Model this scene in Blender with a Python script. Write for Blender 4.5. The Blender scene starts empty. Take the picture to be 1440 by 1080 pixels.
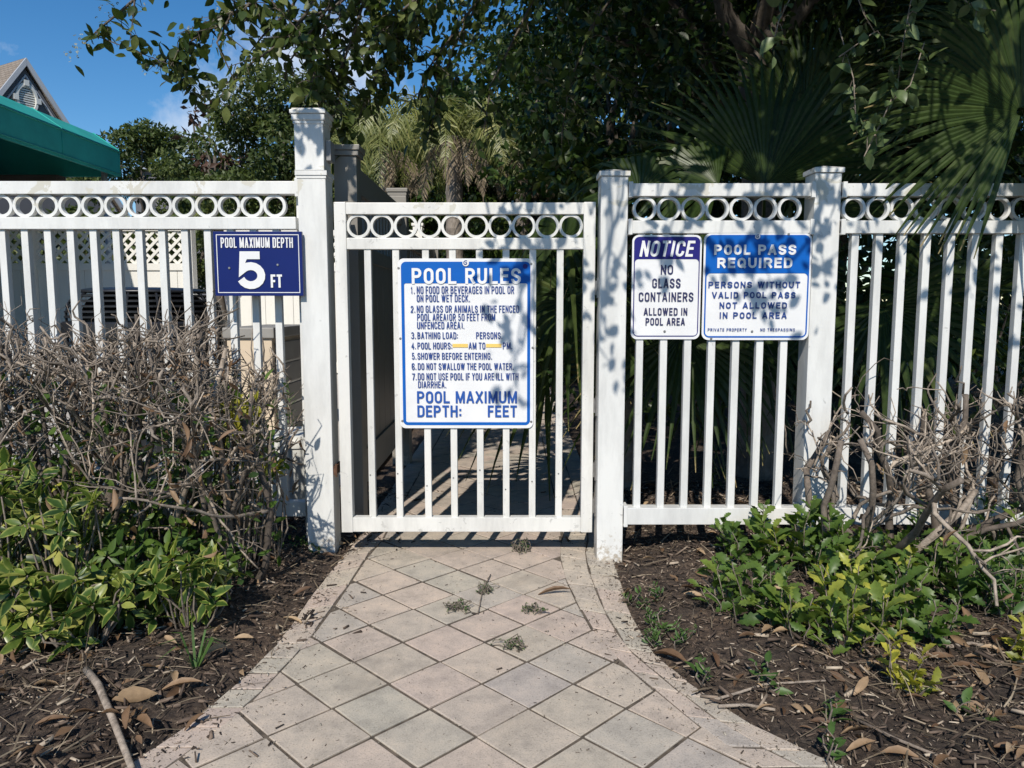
import bpy, bmesh, math
import numpy as np
from mathutils import Vector, Matrix

# ------------------------------------------------------------------ camera, sky, sun, exposure
scene = bpy.context.scene
COL = scene.collection
R = math.radians
F = 1040.0; PITCH = R(6.0); CAMY = -2.6; CAMZ = 0.895
cam = bpy.data.objects.new('camera', bpy.data.cameras.new('camera')); COL.objects.link(cam)
cam.location = (0, CAMY, CAMZ); cam.rotation_euler = (R(90) - PITCH, 0, 0)
cam.data.sensor_width = 36; cam.data.lens = F / 1440 * 36
cam.data.clip_start = 0.02; cam.data.clip_end = 3000
scene.camera = cam
SUNV = Vector((0.2, 1.0, -0.9)).normalized()          # the way sunlight travels
SUN_EL = math.asin(-SUNV.z); SUN_ROT = math.atan2(-SUNV.x, -SUNV.y)
world = bpy.data.worlds.new('World'); scene.world = world; world.use_nodes = True
wn, wl = world.node_tree.nodes, world.node_tree.links
bg = wn['Background']; bg.inputs[1].default_value = 0.10
sky = wn.new('ShaderNodeTexSky'); sky.sky_type = 'NISHITA'; sky.sun_disc = False
sky.sun_elevation = SUN_EL; sky.sun_rotation = SUN_ROT
sky.air_density = 1.0; sky.dust_density = 0.0; sky.ozone_density = 4.0
sun = bpy.data.objects.new('sun', bpy.data.lights.new('sun', 'SUN')); COL.objects.link(sun)
sun.data.energy = 4.7; sun.data.angle = R(0.53); sun.data.color = (1.0, 0.935, 0.84)
sun.rotation_euler = SUNV.to_track_quat('-Z', 'Y').to_euler(); sun.location = (-3, -10, 12)
scene.view_settings.view_transform = 'Standard'; scene.view_settings.look = 'None'
scene.view_settings.exposure = 0.06; scene.view_settings.gamma = 1
scene.cycles.max_bounces = 8; scene.cycles.transparent_max_bounces = 8

def ray(px, py):
    u = (px - 720) / F; v = (540 - py) / F
    c, s = math.cos(PITCH), math.sin(PITCH)
    return Vector((u, c + v * s, -s + v * c))
def U(px, py, y):                  # pixel of the photograph -> point on the vertical plane at depth y
    d = ray(px, py); return Vector((0, CAMY, CAMZ)) + d * ((y - CAMY) / d.y)
def G(px, py, z=0.0):              # pixel -> point on the ground
    d = ray(px, py); return Vector((0, CAMY, CAMZ)) + d * ((z - CAMZ) / d.z)

# a few clouds, low in the sky beyond the trees
tc = wn.new('ShaderNodeTexCoord')
nz = wn.new('ShaderNodeTexNoise'); nz.inputs['Scale'].default_value = 9; nz.inputs['Detail'].default_value = 7; nz.inputs['Roughness'].default_value = 0.62
wl.new(tc.outputs['Generated'], nz.inputs['Vector'])
acc = None
for (px, py, rad) in ((370, 95, 0.15), (505, 100, 0.14), (262, 208, 0.09), (900, 120, 0.12)):
    d = ray(px, py).normalized()
    dist = wn.new('ShaderNodeVectorMath'); dist.operation = 'DISTANCE'; dist.inputs[1].default_value = d
    wl.new(tc.outputs['Generated'], dist.inputs[0])
    mr = wn.new('ShaderNodeMapRange'); mr.inputs[1].default_value = 0; mr.inputs[2].default_value = rad
    mr.inputs[3].default_value = 0.33; mr.inputs[4].default_value = 0.0
    wl.new(dist.outputs['Value'], mr.inputs[0])
    if acc is None: acc = mr.outputs[0]
    else:
        a = wn.new('ShaderNodeMath'); a.operation = 'ADD'; wl.new(acc, a.inputs[0]); wl.new(mr.outputs[0], a.inputs[1]); acc = a.outputs[0]
a = wn.new('ShaderNodeMath'); a.operation = 'ADD'; wl.new(acc, a.inputs[0]); wl.new(nz.outputs['Fac'], a.inputs[1])
mr = wn.new('ShaderNodeMapRange'); mr.inputs[1].default_value = 0.66; mr.inputs[2].default_value = 1.0; mr.inputs[4].default_value = 0.8
wl.new(a.outputs[0], mr.inputs[0])
mixc = wn.new('ShaderNodeMix'); mixc.data_type = 'RGBA'
hsv = wn.new('ShaderNodeHueSaturation'); hsv.inputs['Saturation'].default_value = 1.28; hsv.inputs['Value'].default_value = 1.15; wl.new(sky.outputs[0], hsv.inputs['Color'])
wl.new(mr.outputs[0], mixc.inputs[0]); wl.new(hsv.outputs[0], mixc.inputs[6]); mixc.inputs[7].default_value = (8.6, 9.0, 9.6, 1)
wl.new(mixc.outputs[2], bg.inputs[0])

# ------------------------------------------------------------------ helpers
def wloc(o):
    p = Vector((0, 0, 0))
    while o is not None: p += o.location; o = o.parent
    return p
def tag(o, label=None, cat=None, group=None, kind=None):
    if label: o['label'] = label
    if cat: o['category'] = cat
    if group: o['group'] = group
    if kind: o['kind'] = kind
    return o
def thing(name, label, cat, loc=(0, 0, 0), group=None):
    o = bpy.data.objects.new(name, None); COL.objects.link(o)
    o.location = loc; o.empty_display_size = 0.1
    return tag(o, label, cat, group)
class MB:
    def __init__(s): s.v = []; s.f = []; s.t = []; s.e = []
    def add(s, vs, fs, tint=0.5, edge=None):
        b = len(s.v); s.v.extend([tuple(p) for p in vs]); s.f.extend([tuple(i + b for i in q) for q in fs]); s.t.extend([tint] * len(fs))
        s.e.extend(edge if edge is not None else [0.0] * len(vs)); return b
    def box(s, x0, x1, y0, y1, z0, z1, tint=0.5):
        s.add([(x0, y0, z0), (x1, y0, z0), (x1, y1, z0), (x0, y1, z0), (x0, y0, z1), (x1, y0, z1), (x1, y1, z1), (x0, y1, z1)],
              [(0, 3, 2, 1), (4, 5, 6, 7), (0, 1, 5, 4), (1, 2, 6, 5), (2, 3, 7, 6), (3, 0, 4, 7)], tint)
    def prism(s, poly, a, b, axis='y', tint=0.5):     # poly in the two other axes, extruded a..b
        n = len(poly); P = []
        for q in (a, b):
            for (u, w) in poly: P.append({'y': (u, q, w), 'z': (u, w, q), 'x': (q, u, w)}[axis])
        fs = [tuple(range(n)), tuple(range(2 * n - 1, n - 1, -1))] + [(i, i + n, (i + 1) % n + n, (i + 1) % n) for i in range(n)]
        s.add(P, fs, tint)
    def tube(s, pts, rad, sides=5, tint=0.5, cap=True):
        pts = [Vector(p) for p in pts]; n = len(pts); V = []; E = []
        up = Vector((0.13, 0.31, 0.94))
        for i in range(n):
            d = (pts[min(i + 1, n - 1)] - pts[max(i - 1, 0)]); d = d.normalized() if d.length > 1e-9 else Vector((0, 0, 1))
            a = d.cross(up); a = a.normalized() if a.length > 1e-3 else d.cross(Vector((1, 0, 0))).normalized()
            b = d.cross(a); up = b.cross(d) if False else a.cross(d)
            r = rad[i] if hasattr(rad, '__len__') else rad
            for k in range(sides):
                w = 2 * math.pi * k / sides; V.append(pts[i] + a * (r * math.cos(w)) + b * (r * math.sin(w)))
        fs = [(i * sides + k, i * sides + (k + 1) % sides, (i + 1) * sides + (k + 1) % sides, (i + 1) * sides + k) for i in range(n - 1) for k in range(sides)]
        if cap: fs += [tuple(range(sides - 1, -1, -1)), tuple((n - 1) * sides + k for k in range(sides))]
        s.add(V, fs, tint)
    def lathe(s, c, prof, n=32, tint=0.5, axis='z'):
        V = []
        for (r, h) in prof:
            for k in range(n):
                w = 2 * math.pi * k / n
                V.append((c[0] + r * math.cos(w), c[1] + r * math.sin(w), c[2] + h) if axis == 'z' else (c[0] + r * math.cos(w), c[1] - h, c[2] + r * math.sin(w)))
        m = len(prof)
        fs = [(i * n + k, i * n + (k + 1) % n, (i + 1) * n + (k + 1) % n, (i + 1) * n + k) for i in range(m - 1) for k in range(n)]
        fs += [tuple(range(n - 1, -1, -1)), tuple((m - 1) * n + k for k in range(n))]
        s.add(V, fs, tint)
    def build(s, name, m, parent=None, smooth=False, loc=None, bevel=0, kind=None):
        off = wloc(parent) if parent is not None else Vector(loc or (0, 0, 0))
        me = bpy.data.meshes.new(name)
        va = np.array(s.v, dtype=np.float64).reshape(-1, 3) - np.array(off)
        me.from_pydata(va.tolist(), [], s.f)
        at = me.attributes.new('tint', 'FLOAT', 'FACE'); at.data.foreach_set('value', np.array(s.t, dtype=np.float32))
        at = me.attributes.new('edge', 'FLOAT', 'POINT'); at.data.foreach_set('value', np.array(s.e, dtype=np.float32))
        me.materials.append(m)
        bm = bmesh.new(); bm.from_mesh(me)
        bmesh.ops.recalc_face_normals(bm, faces=bm.faces) if bevel else None
        if bevel: bmesh.ops.bevel(bm, geom=bm.edges[:], offset=bevel, segments=2, profile=0.6, affect='EDGES')
        bm.to_mesh(me); bm.free()
        if smooth: me.polygons.foreach_set('use_smooth', np.ones(len(me.polygons), dtype=bool))
        me.update()
        o = bpy.data.objects.new(name, me); COL.objects.link(o)
        if parent is not None: o.parent = parent
        elif loc is not None: o.location = loc
        if kind: o['kind'] = kind
        return o
def bx(name, m, parent, *a, bevel=0.002):
    b = MB(); b.box(*a); return b.build(name, m, parent, bevel=bevel)
def copy_child(o, parent, dx=(0, 0, 0)):
    c = o.copy(); COL.objects.link(c); c.parent = parent; c.location = Vector(o.location) + Vector(dx)
    return c
def copy_tree(o, parent=None, loc=None, rotz=0, scale=None):
    c = o.copy(); COL.objects.link(c); c.parent = parent
    if loc is not None: c.location = loc; c.rotation_euler = (0, 0, rotz)
    if scale: c.scale = scale
    for ch in list(o.children): copy_tree(ch, c)
    return c

# ------------------------------------------------------------------ materials
def nodes(name):
    m = bpy.data.materials.new(name); m.use_nodes = True
    return m, m.node_tree.nodes, m.node_tree.links, m.node_tree.nodes['Principled BSDF']
def ramp(n, stops):
    r = n.new('ShaderNodeValToRGB'); e = r.color_ramp.elements
    while len(e) < len(stops): e.new(0.5)
    for q, (p, c) in zip(e, stops): q.position = p; q.color = (*c, 1) if len(c) == 3 else c
    return r
def noise(n, l, scale, detail=5, rough=0.6, vec=None, dist=0):
    t = n.new('ShaderNodeTexNoise'); t.inputs['Scale'].default_value = scale; t.inputs['Detail'].default_value = detail
    t.inputs['Roughness'].default_value = rough; t.inputs['Distortion'].default_value = dist
    if vec is None:
        g = n.new('ShaderNodeNewGeometry'); vec = g.outputs['Position']
    l.new(vec, t.inputs['Vector']); return t
def bump(n, l, b, h, strength=0.3, dist=0.01):
    k = n.new('ShaderNodeBump'); k.inputs['Strength'].default_value = strength; k.inputs['Distance'].default_value = dist
    l.new(h, k.inputs['Height']); l.new(k.outputs[0], b.inputs['Normal']); return k
def mix(n, l, fac, a, b):
    x = n.new('ShaderNodeMix'); x.data_type = 'RGBA'
    l.new(fac, x.inputs[0]) if not isinstance(fac, float) else setattr(x.inputs[0], 'default_value', fac)
    for s, q in ((6, a), (7, b)):
        if hasattr(q, 'links'): l.new(q, x.inputs[s])
        else: x.inputs[s].default_value = (*q, 1)
    return x.outputs[2]
def plain(name, c, rough=0.5, metal=0, var=0.12, scale=12, bs=0.0):
    m, n, l, b = nodes(name)
    t = noise(n, l, scale)
    r = ramp(n, [(0.3, [k * (1 - var) for k in c]), (0.7, [min(1, k * (1 + var)) for k in c])])
    l.new(t.outputs['Fac'], r.inputs[0]); l.new(r.outputs[0], b.inputs['Base Color'])
    b.inputs['Roughness'].default_value = rough; b.inputs['Metallic'].default_value = metal
    if bs: bump(n, l, b, noise(n, l, scale * 8).outputs['Fac'], bs, 0.004)
    return m
def vinyl(name, c, chip=0.0, dirt=0.5):
    m, n, l, b = nodes(name)
    g = n.new('ShaderNodeNewGeometry')
    mp = n.new('ShaderNodeMapping'); mp.inputs['Scale'].default_value = (1, 1, 0.22); l.new(g.outputs['Position'], mp.inputs[0])
    t = noise(n, l, 9, 8, 0.7, mp.outputs[0])
    r = ramp(n, [(0.36, [k * (1 - 0.25 * dirt) for k in c]), (0.58, c)]); l.new(t.outputs['Fac'], r.inputs[0])
    # splash of soil near the ground
    sx = n.new('ShaderNodeSeparateXYZ'); l.new(g.outputs['Position'], sx.inputs[0])
    t2 = noise(n, l, 60, 6, 0.75)
    q = n.new('ShaderNodeMath'); q.operation = 'MULTIPLY_ADD'; q.inputs[1].default_value = -2.2; q.inputs[2].default_value = 0.25; l.new(sx.outputs['Z'], q.inputs[0])
    q2 = n.new('ShaderNodeMath'); q2.operation = 'ADD'; l.new(q.outputs[0], q2.inputs[0]); l.new(t2.outputs['Fac'], q2.inputs[1])
    r2 = ramp(n, [(0.62, (0, 0, 0)), (0.78, (1, 1, 1))]); l.new(q2.outputs[0], r2.inputs[0])
    col = mix(n, l, r2.outputs[0], r.outputs[0], (0.42, 0.37, 0.30))
    # small scuffs
    t3 = noise(n, l, 38, 4, 0.55, None, 0.6)
    r3 = ramp(n, [(0.70 - 0.04 * chip, (0, 0, 0)), (0.725 - 0.04 * chip, (1, 1, 1))]); l.new(t3.outputs['Fac'], r3.inputs[0])
    col = mix(n, l, r3.outputs[0], col, [k * 0.72 for k in c])
    if chip:
        t4 = noise(n, l, 11, 6, 0.6, None, 0.8)
        zz = n.new('ShaderNodeMapRange'); zz.inputs[1].default_value = 1.15; zz.inputs[2].default_value = 1.25; zz.inputs[3].default_value = -0.1; zz.inputs[4].default_value = 0.06
        l.new(sx.outputs['Z'], zz.inputs[0])
        a4 = n.new('ShaderNodeMath'); a4.operation = 'ADD'; l.new(t4.outputs['Fac'], a4.inputs[0]); l.new(zz.outputs[0], a4.inputs[1])
        r4 = ramp(n, [(0.63, (0, 0, 0)), (0.645, (1, 1, 1))]); l.new(a4.outputs[0], r4.inputs[0])
        col = mix(n, l, r4.outputs[0], col, (0.56, 0.54, 0.47))
    l.new(col, b.inputs['Base Color']); b.inputs['Roughness'].default_value = 0.42
    bump(n, l, b, t3.outputs['Fac'], 0.25, 0.002)
    return m
def leafmat(name, stops, trans=0.35, rough=0.4, edge=None, edge_stops=(0.45, 0.8), spec=0.4):
    m, n, l, b = nodes(name)
    at = n.new('ShaderNodeAttribute'); at.attribute_name = 'tint'
    r = ramp(n, stops); l.new(at.outputs['Fac'], r.inputs[0]); col = r.outputs[0]
    t = noise(n, l, 45, 3)
    if edge:
        ae = n.new('ShaderNodeAttribute'); ae.attribute_name = 'edge'
        ad = n.new('ShaderNodeMath'); ad.operation = 'MULTIPLY_ADD'; ad.inputs[1].default_value = 0.7; l.new(t.outputs['Fac'], ad.inputs[0]); 
        sb = n.new('ShaderNodeMath'); sb.operation = 'SUBTRACT'; sb.inputs[1].default_value = 0.35; l.new(ae.outputs['Fac'], sb.inputs[0]); l.new(sb.outputs[0], ad.inputs[2])
        re = ramp(n, [(edge_stops[0], (0, 0, 0)), (edge_stops[1], (1, 1, 1))]); l.new(ad.outputs[0], re.inputs[0])
        col = mix(n, l, re.outputs[0], col, edge)
    rb = ramp(n, [(0.3, (0.75, 0.75, 0.75)), (0.7, (1.15, 1.15, 1.15))]); l.new(t.outputs['Fac'], rb.inputs[0])
    mm = n.new('ShaderNodeMix'); mm.data_type = 'RGBA'; mm.blend_type = 'MULTIPLY'; mm.inputs[0].default_value = 1
    l.new(col, mm.inputs[6]); l.new(rb.outputs[0], mm.inputs[7]); col = mm.outputs[2]
    l.new(col, b.inputs['Base Color']); b.inputs['Roughness'].default_value = rough; b.inputs['Specular IOR Level'].default_value = spec
    tr = n.new('ShaderNodeBsdfTranslucent'); hs = n.new('ShaderNodeHueSaturation'); hs.inputs['Value'].default_value = 1.5; hs.inputs['Saturation'].default_value = 1.15
    l.new(col, hs.inputs['Color']); l.new(hs.outputs[0], tr.inputs[0])
    mx = n.new('ShaderNodeMixShader'); mx.inputs[0].default_value = trans
    l.new(b.outputs[0], mx.inputs[1]); l.new(tr.outputs[0], mx.inputs[2]); l.new(mx.outputs[0], n['Material Output'].inputs[0])
    return m
def bark(name, c1, c2, scale=30, rough=0.85):
    m, n, l, b = nodes(name)
    t = noise(n, l, scale, 8, 0.7, None, 0.5)
    r = ramp(n, [(0.3, c1), (0.68, c2)]); l.new(t.outputs['Fac'], r.inputs[0]); 
    at = n.new('ShaderNodeAttribute'); at.attribute_name = 'tint'
    rr = ramp(n, [(0, (0.42, 0.40, 0.38)), (0.6, (1.0, .98, .96)), (1, (1.65, 1.6, 1.52))]); l.new(at.outputs['Fac'], rr.inputs[0])
    mm = n.new('ShaderNodeMix'); mm.data_type = 'RGBA'; mm.blend_type = 'MULTIPLY'; mm.inputs[0].default_value = 1
    l.new(r.outputs[0], mm.inputs[6]); l.new(rr.outputs[0], mm.inputs[7])
    l.new(mm.outputs[2], b.inputs['Base Color']); b.inputs['Roughness'].default_value = rough
    bump(n, l, b, noise(n, l, scale * 4, 6).outputs['Fac'], 0.5, 0.004)
    return m
M = {}
M['vinyl'] = vinyl('white_vinyl', (0.70, 0.70, 0.675), 0.25, 0.8)
M['gate'] = vinyl('white_gate_paint', (0.70, 0.69, 0.65), 1.3, 0.9)
M['tan'] = vinyl('tan_vinyl', (0.23, 0.215, 0.19), 0, 0.5)
M['cream'] = vinyl('cream_vinyl', (0.74, 0.72, 0.66), 0, 0.2)
M['signwhite'] = plain('sign_white', (0.72, 0.72, 0.72), 0.4, 0, 0.05)
M['navy'] = plain('sign_navy', (0.006, 0.016, 0.12), 0.35, 0, 0.05)
M['navydark'] = plain('sign_dark_navy', (0.018, 0.016, 0.16), 0.4, 0, 0.08)
M['blue'] = plain('sign_blue', (0.001, 0.10, 0.42), 0.5, 0, 0.05)
M['inkdark'] = plain('ink_dark_navy', (0.018, 0.02, 0.085), 0.5, 0, 0.05)
M['inkblue'] = plain('ink_blue', (0.014, 0.05, 0.22), 0.5, 0, 0.05)
for k_ in ('navy', 'navydark', 'blue'): M[k_].node_tree.nodes['Principled BSDF'].inputs['Specular IOR Level'].default_value = 0.22
M['inkmid'] = plain('ink_mid_blue', (0.010, 0.075, 0.33), 0.5, 0, 0.05)
M['tape'] = plain('yellow_tape', (0.75, 0.52, 0.13), 0.6, 0, 0.1)
M['steel'] = plain('zinc_screw', (0.30, 0.29, 0.28), 0.4, 0.7, 0.2, 60)
M['rust'] = plain('rusty_hinge', (0.12, 0.06, 0.035), 0.8, 0.2, 0.5, 60, 0.4)
M['black'] = plain('black_plastic', (0.018, 0.019, 0.022), 0.35, 0, 0.2, 20)
M['greyplastic'] = plain('grey_plastic', (0.25, 0.25, 0.25), 0.5, 0, 0.15)
M['beige'] = plain('beige_cabinet', (0.60, 0.49, 0.36), 0.6, 0, 0.07, 5)
M['greylidshade'] = plain('grey_lid_and_shade', (0.26, 0.25, 0.23), 0.6, 0, 0.12, 7)
M['bucket'] = plain('bucket_plastic', (0.62, 0.62, 0.58), 0.45, 0, 0.08, 14)
M['teal'] = plain('teal_canvas', (0.020, 0.35, 0.30), 0.75, 0, 0.13, 4, 0.15)
M['stucco'] = plain('grey_stucco', (0.125, 0.125, 0.135), 0.9, 0, 0.1, 3, 0.2)
M['trim'] = plain('grey_trim', (0.42, 0.44, 0.47), 0.6, 0, 0.06, 3)
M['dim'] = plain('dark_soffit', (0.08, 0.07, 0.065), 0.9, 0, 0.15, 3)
M['bark'] = bark('tree_bark', (0.05, 0.042, 0.034), (0.17, 0.145, 0.12))
M['twig'] = bark('bare_twig', (0.09, 0.073, 0.058), (0.37, 0.315, 0.26), 40)
M['twigold'] = bark('old_stem', (0.07, 0.056, 0.045), (0.24, 0.20, 0.165), 35)
M['palmtrunk'] = bark('palm_trunk', (0.14, 0.12, 0.10), (0.32, 0.28, 0.24), 14)
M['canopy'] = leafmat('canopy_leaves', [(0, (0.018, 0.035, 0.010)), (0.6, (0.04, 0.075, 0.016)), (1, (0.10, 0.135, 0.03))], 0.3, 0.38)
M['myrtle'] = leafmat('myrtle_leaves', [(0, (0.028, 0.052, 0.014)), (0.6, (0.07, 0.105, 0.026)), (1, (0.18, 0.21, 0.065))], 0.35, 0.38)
M['bud'] = leafmat('flower_buds', [(0, (0.20, 0.22, 0.12)), (1, (0.42, 0.42, 0.28))], 0.2, 0.6)
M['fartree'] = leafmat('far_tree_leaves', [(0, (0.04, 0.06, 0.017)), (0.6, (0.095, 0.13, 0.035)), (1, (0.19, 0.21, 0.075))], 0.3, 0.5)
M['russet'] = leafmat('russet_leaves', [(0, (0.045, 0.025, 0.018)), (1, (0.13, 0.07, 0.045))], 0.2, 0.5)
M['palm'] = leafmat('palm_leaf', [(0, (0.022, 0.042, 0.009)), (0.6, (0.045, 0.075, 0.017)), (1, (0.10, 0.125, 0.035))], 0.3, 0.42, (0.42, 0.33, 0.16), (0.72, 0.95))
M['queen'] = leafmat('feather_palm_leaf', [(0, (0.09, 0.115, 0.03)), (0.6, (0.20, 0.22, 0.065)), (1, (0.38, 0.36, 0.14))], 0.35, 0.45)
M['straw'] = leafmat('dead_frond', [(0, (0.10, 0.075, 0.05)), (0.6, (0.24, 0.19, 0.13)), (1, (0.42, 0.34, 0.24))], 0.2, 0.8)
M['varieg'] = leafmat('variegated_leaf', [(0, (0.028, 0.064, 0.014)), (0.5, (0.068, 0.125, 0.022)), (0.8, (0.17, 0.23, 0.04)), (1, (0.44, 0.42, 0.11))], 0.3, 0.33, (0.36, 0.38, 0.10), (0.55, 1.1))
M['yellow'] = leafmat('yellow_leaf', [(0, (0.16, 0.19, 0.03)), (1, (0.50, 0.46, 0.07))], 0.35, 0.4)
M['lobed'] = leafmat('lobed_green_leaf', [(0, (0.04, 0.085, 0.018)), (0.5, (0.09, 0.155, 0.03)), (0.8, (0.18, 0.24, 0.045)), (1, (0.42, 0.42, 0.07))], 0.32, 0.42, None, spec=0.4)
M['weed'] = leafmat('weed_leaf', [(0, (0.04, 0.09, 0.02)), (1, (0.11, 0.19, 0.05))], 0.3, 0.45)
M['vine'] = leafmat('vine_leaf', [(0, (0.06, 0.10, 0.035)), (1, (0.19, 0.25, 0.11))], 0.3, 0.35)
M['deadleaf'] = leafmat('dead_leaf', [(0, (0.10, 0.055, 0.03)), (0.5, (0.22, 0.135, 0.075)), (1, (0.46, 0.33, 0.20))], 0.15, 0.6)
M['mulch'] = leafmat('mulch_chip', [(0, (0.02, 0.014, 0.011)), (0.45, (0.085, 0.06, 0.045)), (0.8, (0.21, 0.155, 0.115)), (1, (0.5, 0.42, 0.32))], 0.0, 0.9)
M['sand'] = leafmat('grit', [(0, (0.06, 0.045, 0.035)), (0.4, (0.12, 0.09, 0.07)), (1, (0.52, 0.47, 0.38))], 0.0, 0.9)
# soil
m, n, l, b = nodes('dark_mulch_soil')
t = noise(n, l, 55, 10, 0.75); t2 = noise(n, l, 4, 4)
r = ramp(n, [(0.32, (0.014, 0.010, 0.008)), (0.5, (0.065, 0.047, 0.036)), (0.7, (0.22, 0.17, 0.125))]); l.new(t.outputs['Fac'], r.inputs[0])
r2 = ramp(n, [(0.35, (0.7, 0.7, 0.7)), (0.7, (1.5, 1.35, 1.2))]); l.new(t2.outputs['Fac'], r2.inputs[0])
mm = n.new('ShaderNodeMix'); mm.data_type = 'RGBA'; mm.blend_type = 'MULTIPLY'; mm.inputs[0].default_value = 1
l.new(r.outputs[0], mm.inputs[6]); l.new(r2.outputs[0], mm.inputs[7]); l.new(mm.outputs[2], b.inputs['Base Color'])
b.inputs['Roughness'].default_value = 0.95; bump(n, l, b, t.outputs['Fac'], 0.9, 0.02); M['soil'] = m
# pavers
m, n, l, b = nodes('concrete_paver')
at = n.new('ShaderNodeAttribute'); at.attribute_name = 'tint'
r = ramp(n, [(0, (0.395, 0.35, 0.315)), (0.25, (0.415, 0.38, 0.315)), (0.5, (0.46, 0.375, 0.32)), (0.75, (0.43, 0.385, 0.315)), (1, (0.475, 0.395, 0.33))]); l.new(at.outputs['Fac'], r.inputs[0])
t = noise(n, l, 14, 8, 0.7); t2 = noise(n, l, 260, 3, 0.6)
ra = ramp(n, [(0.3, (0.70, 0.70, 0.71)), (0.5, (1.0, 0.99, 0.98)), (0.7, (1.22, 1.17, 1.12))]); l.new(t.outputs['Fac'], ra.inputs[0])
rb = ramp(n, [(0.28, (0.62, 0.62, 0.62)), (0.45, (1, 1, 1)), (0.75, (1.1, 1.1, 1.1))]); l.new(t2.outputs['Fac'], rb.inputs[0])
c = r.outputs[0]
for q in (ra, rb):
    mm = n.new('ShaderNodeMix'); mm.data_type = 'RGBA'; mm.blend_type = 'MULTIPLY'; mm.inputs[0].default_value = 1
    l.new(c, mm.inputs[6]); l.new(q.outputs[0], mm.inputs[7]); c = mm.outputs[2]
t5 = noise(n, l, 3.1, 6, 0.7, None, 0.7); r5 = ramp(n, [(0.52, (0, 0, 0)), (0.72, (0.55, 0.55, 0.55))]); l.new(t5.outputs['Fac'], r5.inputs[0])
c = mix(n, l, r5.outputs[0], c, (0.22, 0.19, 0.155))
l.new(c, b.inputs['Base Color']); b.inputs['Roughness'].default_value = 0.9
bump(n, l, b, t2.outputs['Fac'], 0.35, 0.003); M['paver'] = m
M['joint'] = plain('joint_sand', (0.10, 0.08, 0.06), 0.95, 0, 0.55, 40, 0.5)
M['concrete'] = plain('concrete_deck', (0.46, 0.43, 0.39), 0.9, 0, 0.12, 5, 0.3)
# shingles
m, n, l, b = nodes('roof_shingles')
g = n.new('ShaderNodeNewGeometry'); br = n.new('ShaderNodeTexBrick'); br.inputs['Scale'].default_value = 3.0
mp = n.new('ShaderNodeMapping'); mp.inputs['Rotation'].default_value = (R(90), 0, 0); l.new(g.outputs['Position'], mp.inputs[0]); l.new(mp.outputs[0], br.inputs[0])
br.inputs['Color1'].default_value = (0.25, 0.21, 0.17, 1); br.inputs['Color2'].default_value = (0.21, 0.17, 0.13, 1); br.inputs['Mortar'].default_value = (0.09, 0.07, 0.06, 1)
l.new(br.outputs[0], b.inputs['Base Color']); b.inputs['Roughness'].default_value = 0.9; M['shingle'] = m

# ------------------------------------------------------------------ leaf templates: (along, across, up), edge value
def T_leaf(w=0.5, droop=0.12, fold=0.12, n=4):
    V = [(0, 0, 0)]; E = [0.0]; Fc = []
    for i in range(1, n):
        t = i / n; h = math.sin(math.pi * t ** 0.85) * 0.5; z = -droop * t * t
        V += [(t, -h * w * 2 * .5, z + fold * h), (t, 0, z), (t, h * w * 2 * .5, z + fold * h)]; E += [1, 0, 1]
    V.append((1, 0, -droop)); E.append(0.7)
    Fc += [(0, 2, 1), (0, 3, 2)]
    for i in range(n - 2):
        a = 1 + i * 3; Fc += [(a, a + 1, a + 4, a + 3), (a + 1, a + 2, a + 5, a + 4)]
    a = 1 + (n - 2) * 3; L = len(V) - 1; Fc += [(a, a + 1, L), (a + 1, a + 2, L)]
    return np.array(V), Fc, np.array(E)
def T_lobed():
    ts = [0, .12, .22, .30, .42, .50, .62, .70, .82, .88, 1.0]
    hs = [0.03, .05, .20, .15, .33, .22, .36, .23, .26, .14, 0.0]
    V = []; E = []; Fc = []
    for t, h in zip(ts, hs):
        z = 0.05 * math.sin(t * 3) - 0.15 * t * t
        V += [(t, -h, z + .3 * h), (t, 0, z), (t, h, z + .3 * h)]; E += [1, 0, 1]
    for i in range(len(ts) - 1):
        a = i * 3; Fc += [(a, a + 1, a + 4, a + 3), (a + 1, a + 2, a + 5, a + 4)]
    return np.array(V), Fc, np.array(E)
def T_simple():
    return np.array([(0, 0, 0), (.5, -.3, .06), (1, 0, -.1), (.5, .3, .06)]), [(0, 1, 2), (0, 2, 3)], np.array([0, 1, .5, 1])
def T_round():
    V = [(0, 0, 0)] + [(0.5 - 0.5 * math.cos(a), 0.5 * math.sin(a), 0.08 * abs(math.sin(a))) for a in np.linspace(-2.6, 2.6, 9)]
    return np.array(V), [(0, i, i + 1) for i in range(1, 9)], np.array([0] + [1] * 9)
def T_curl():
    V = []; E = []; Fc = []
    for i in range(5):
        t = i / 4; h = 0.28 * math.sin(math.pi * min(1, t * .9 + .08)); z = 0.10 * math.sin(t * 2.6)
        V += [(t, -h * .75, z + .55 * h), (t, 0, z), (t, h * .75, z + .35 * h)]; E += [1, 0, 1]
    for i in range(4):
        a = i * 3; Fc += [(a, a + 1, a + 4, a + 3), (a + 1, a + 2, a + 5, a + 4)]
    return np.array(V), Fc, np.array(E)
def T_chip():
    V = [(0, -.12, 0), (1, -.09, 0), (1.05, .1, 0), (0.05, .13, 0), (0, -.10, .13), (.97, -.08, .10), (1, .09, .12), (0.05, .11, .14)]
    return np.array(V), [(0, 3, 2, 1), (4, 5, 6, 7), (0, 1, 5, 4), (1, 2, 6, 5), (2, 3, 7, 6), (3, 0, 4, 7)], np.zeros(8)
def T_needle():
    return np.array([(0, -.5, 0), (.5, -.5, .05), (1, -.4, 0), (0, .5, 0), (.5, .5, .05), (1, .4, 0)]), [(0, 1, 4, 3), (1, 2, 5, 4)], np.zeros(6)
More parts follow.
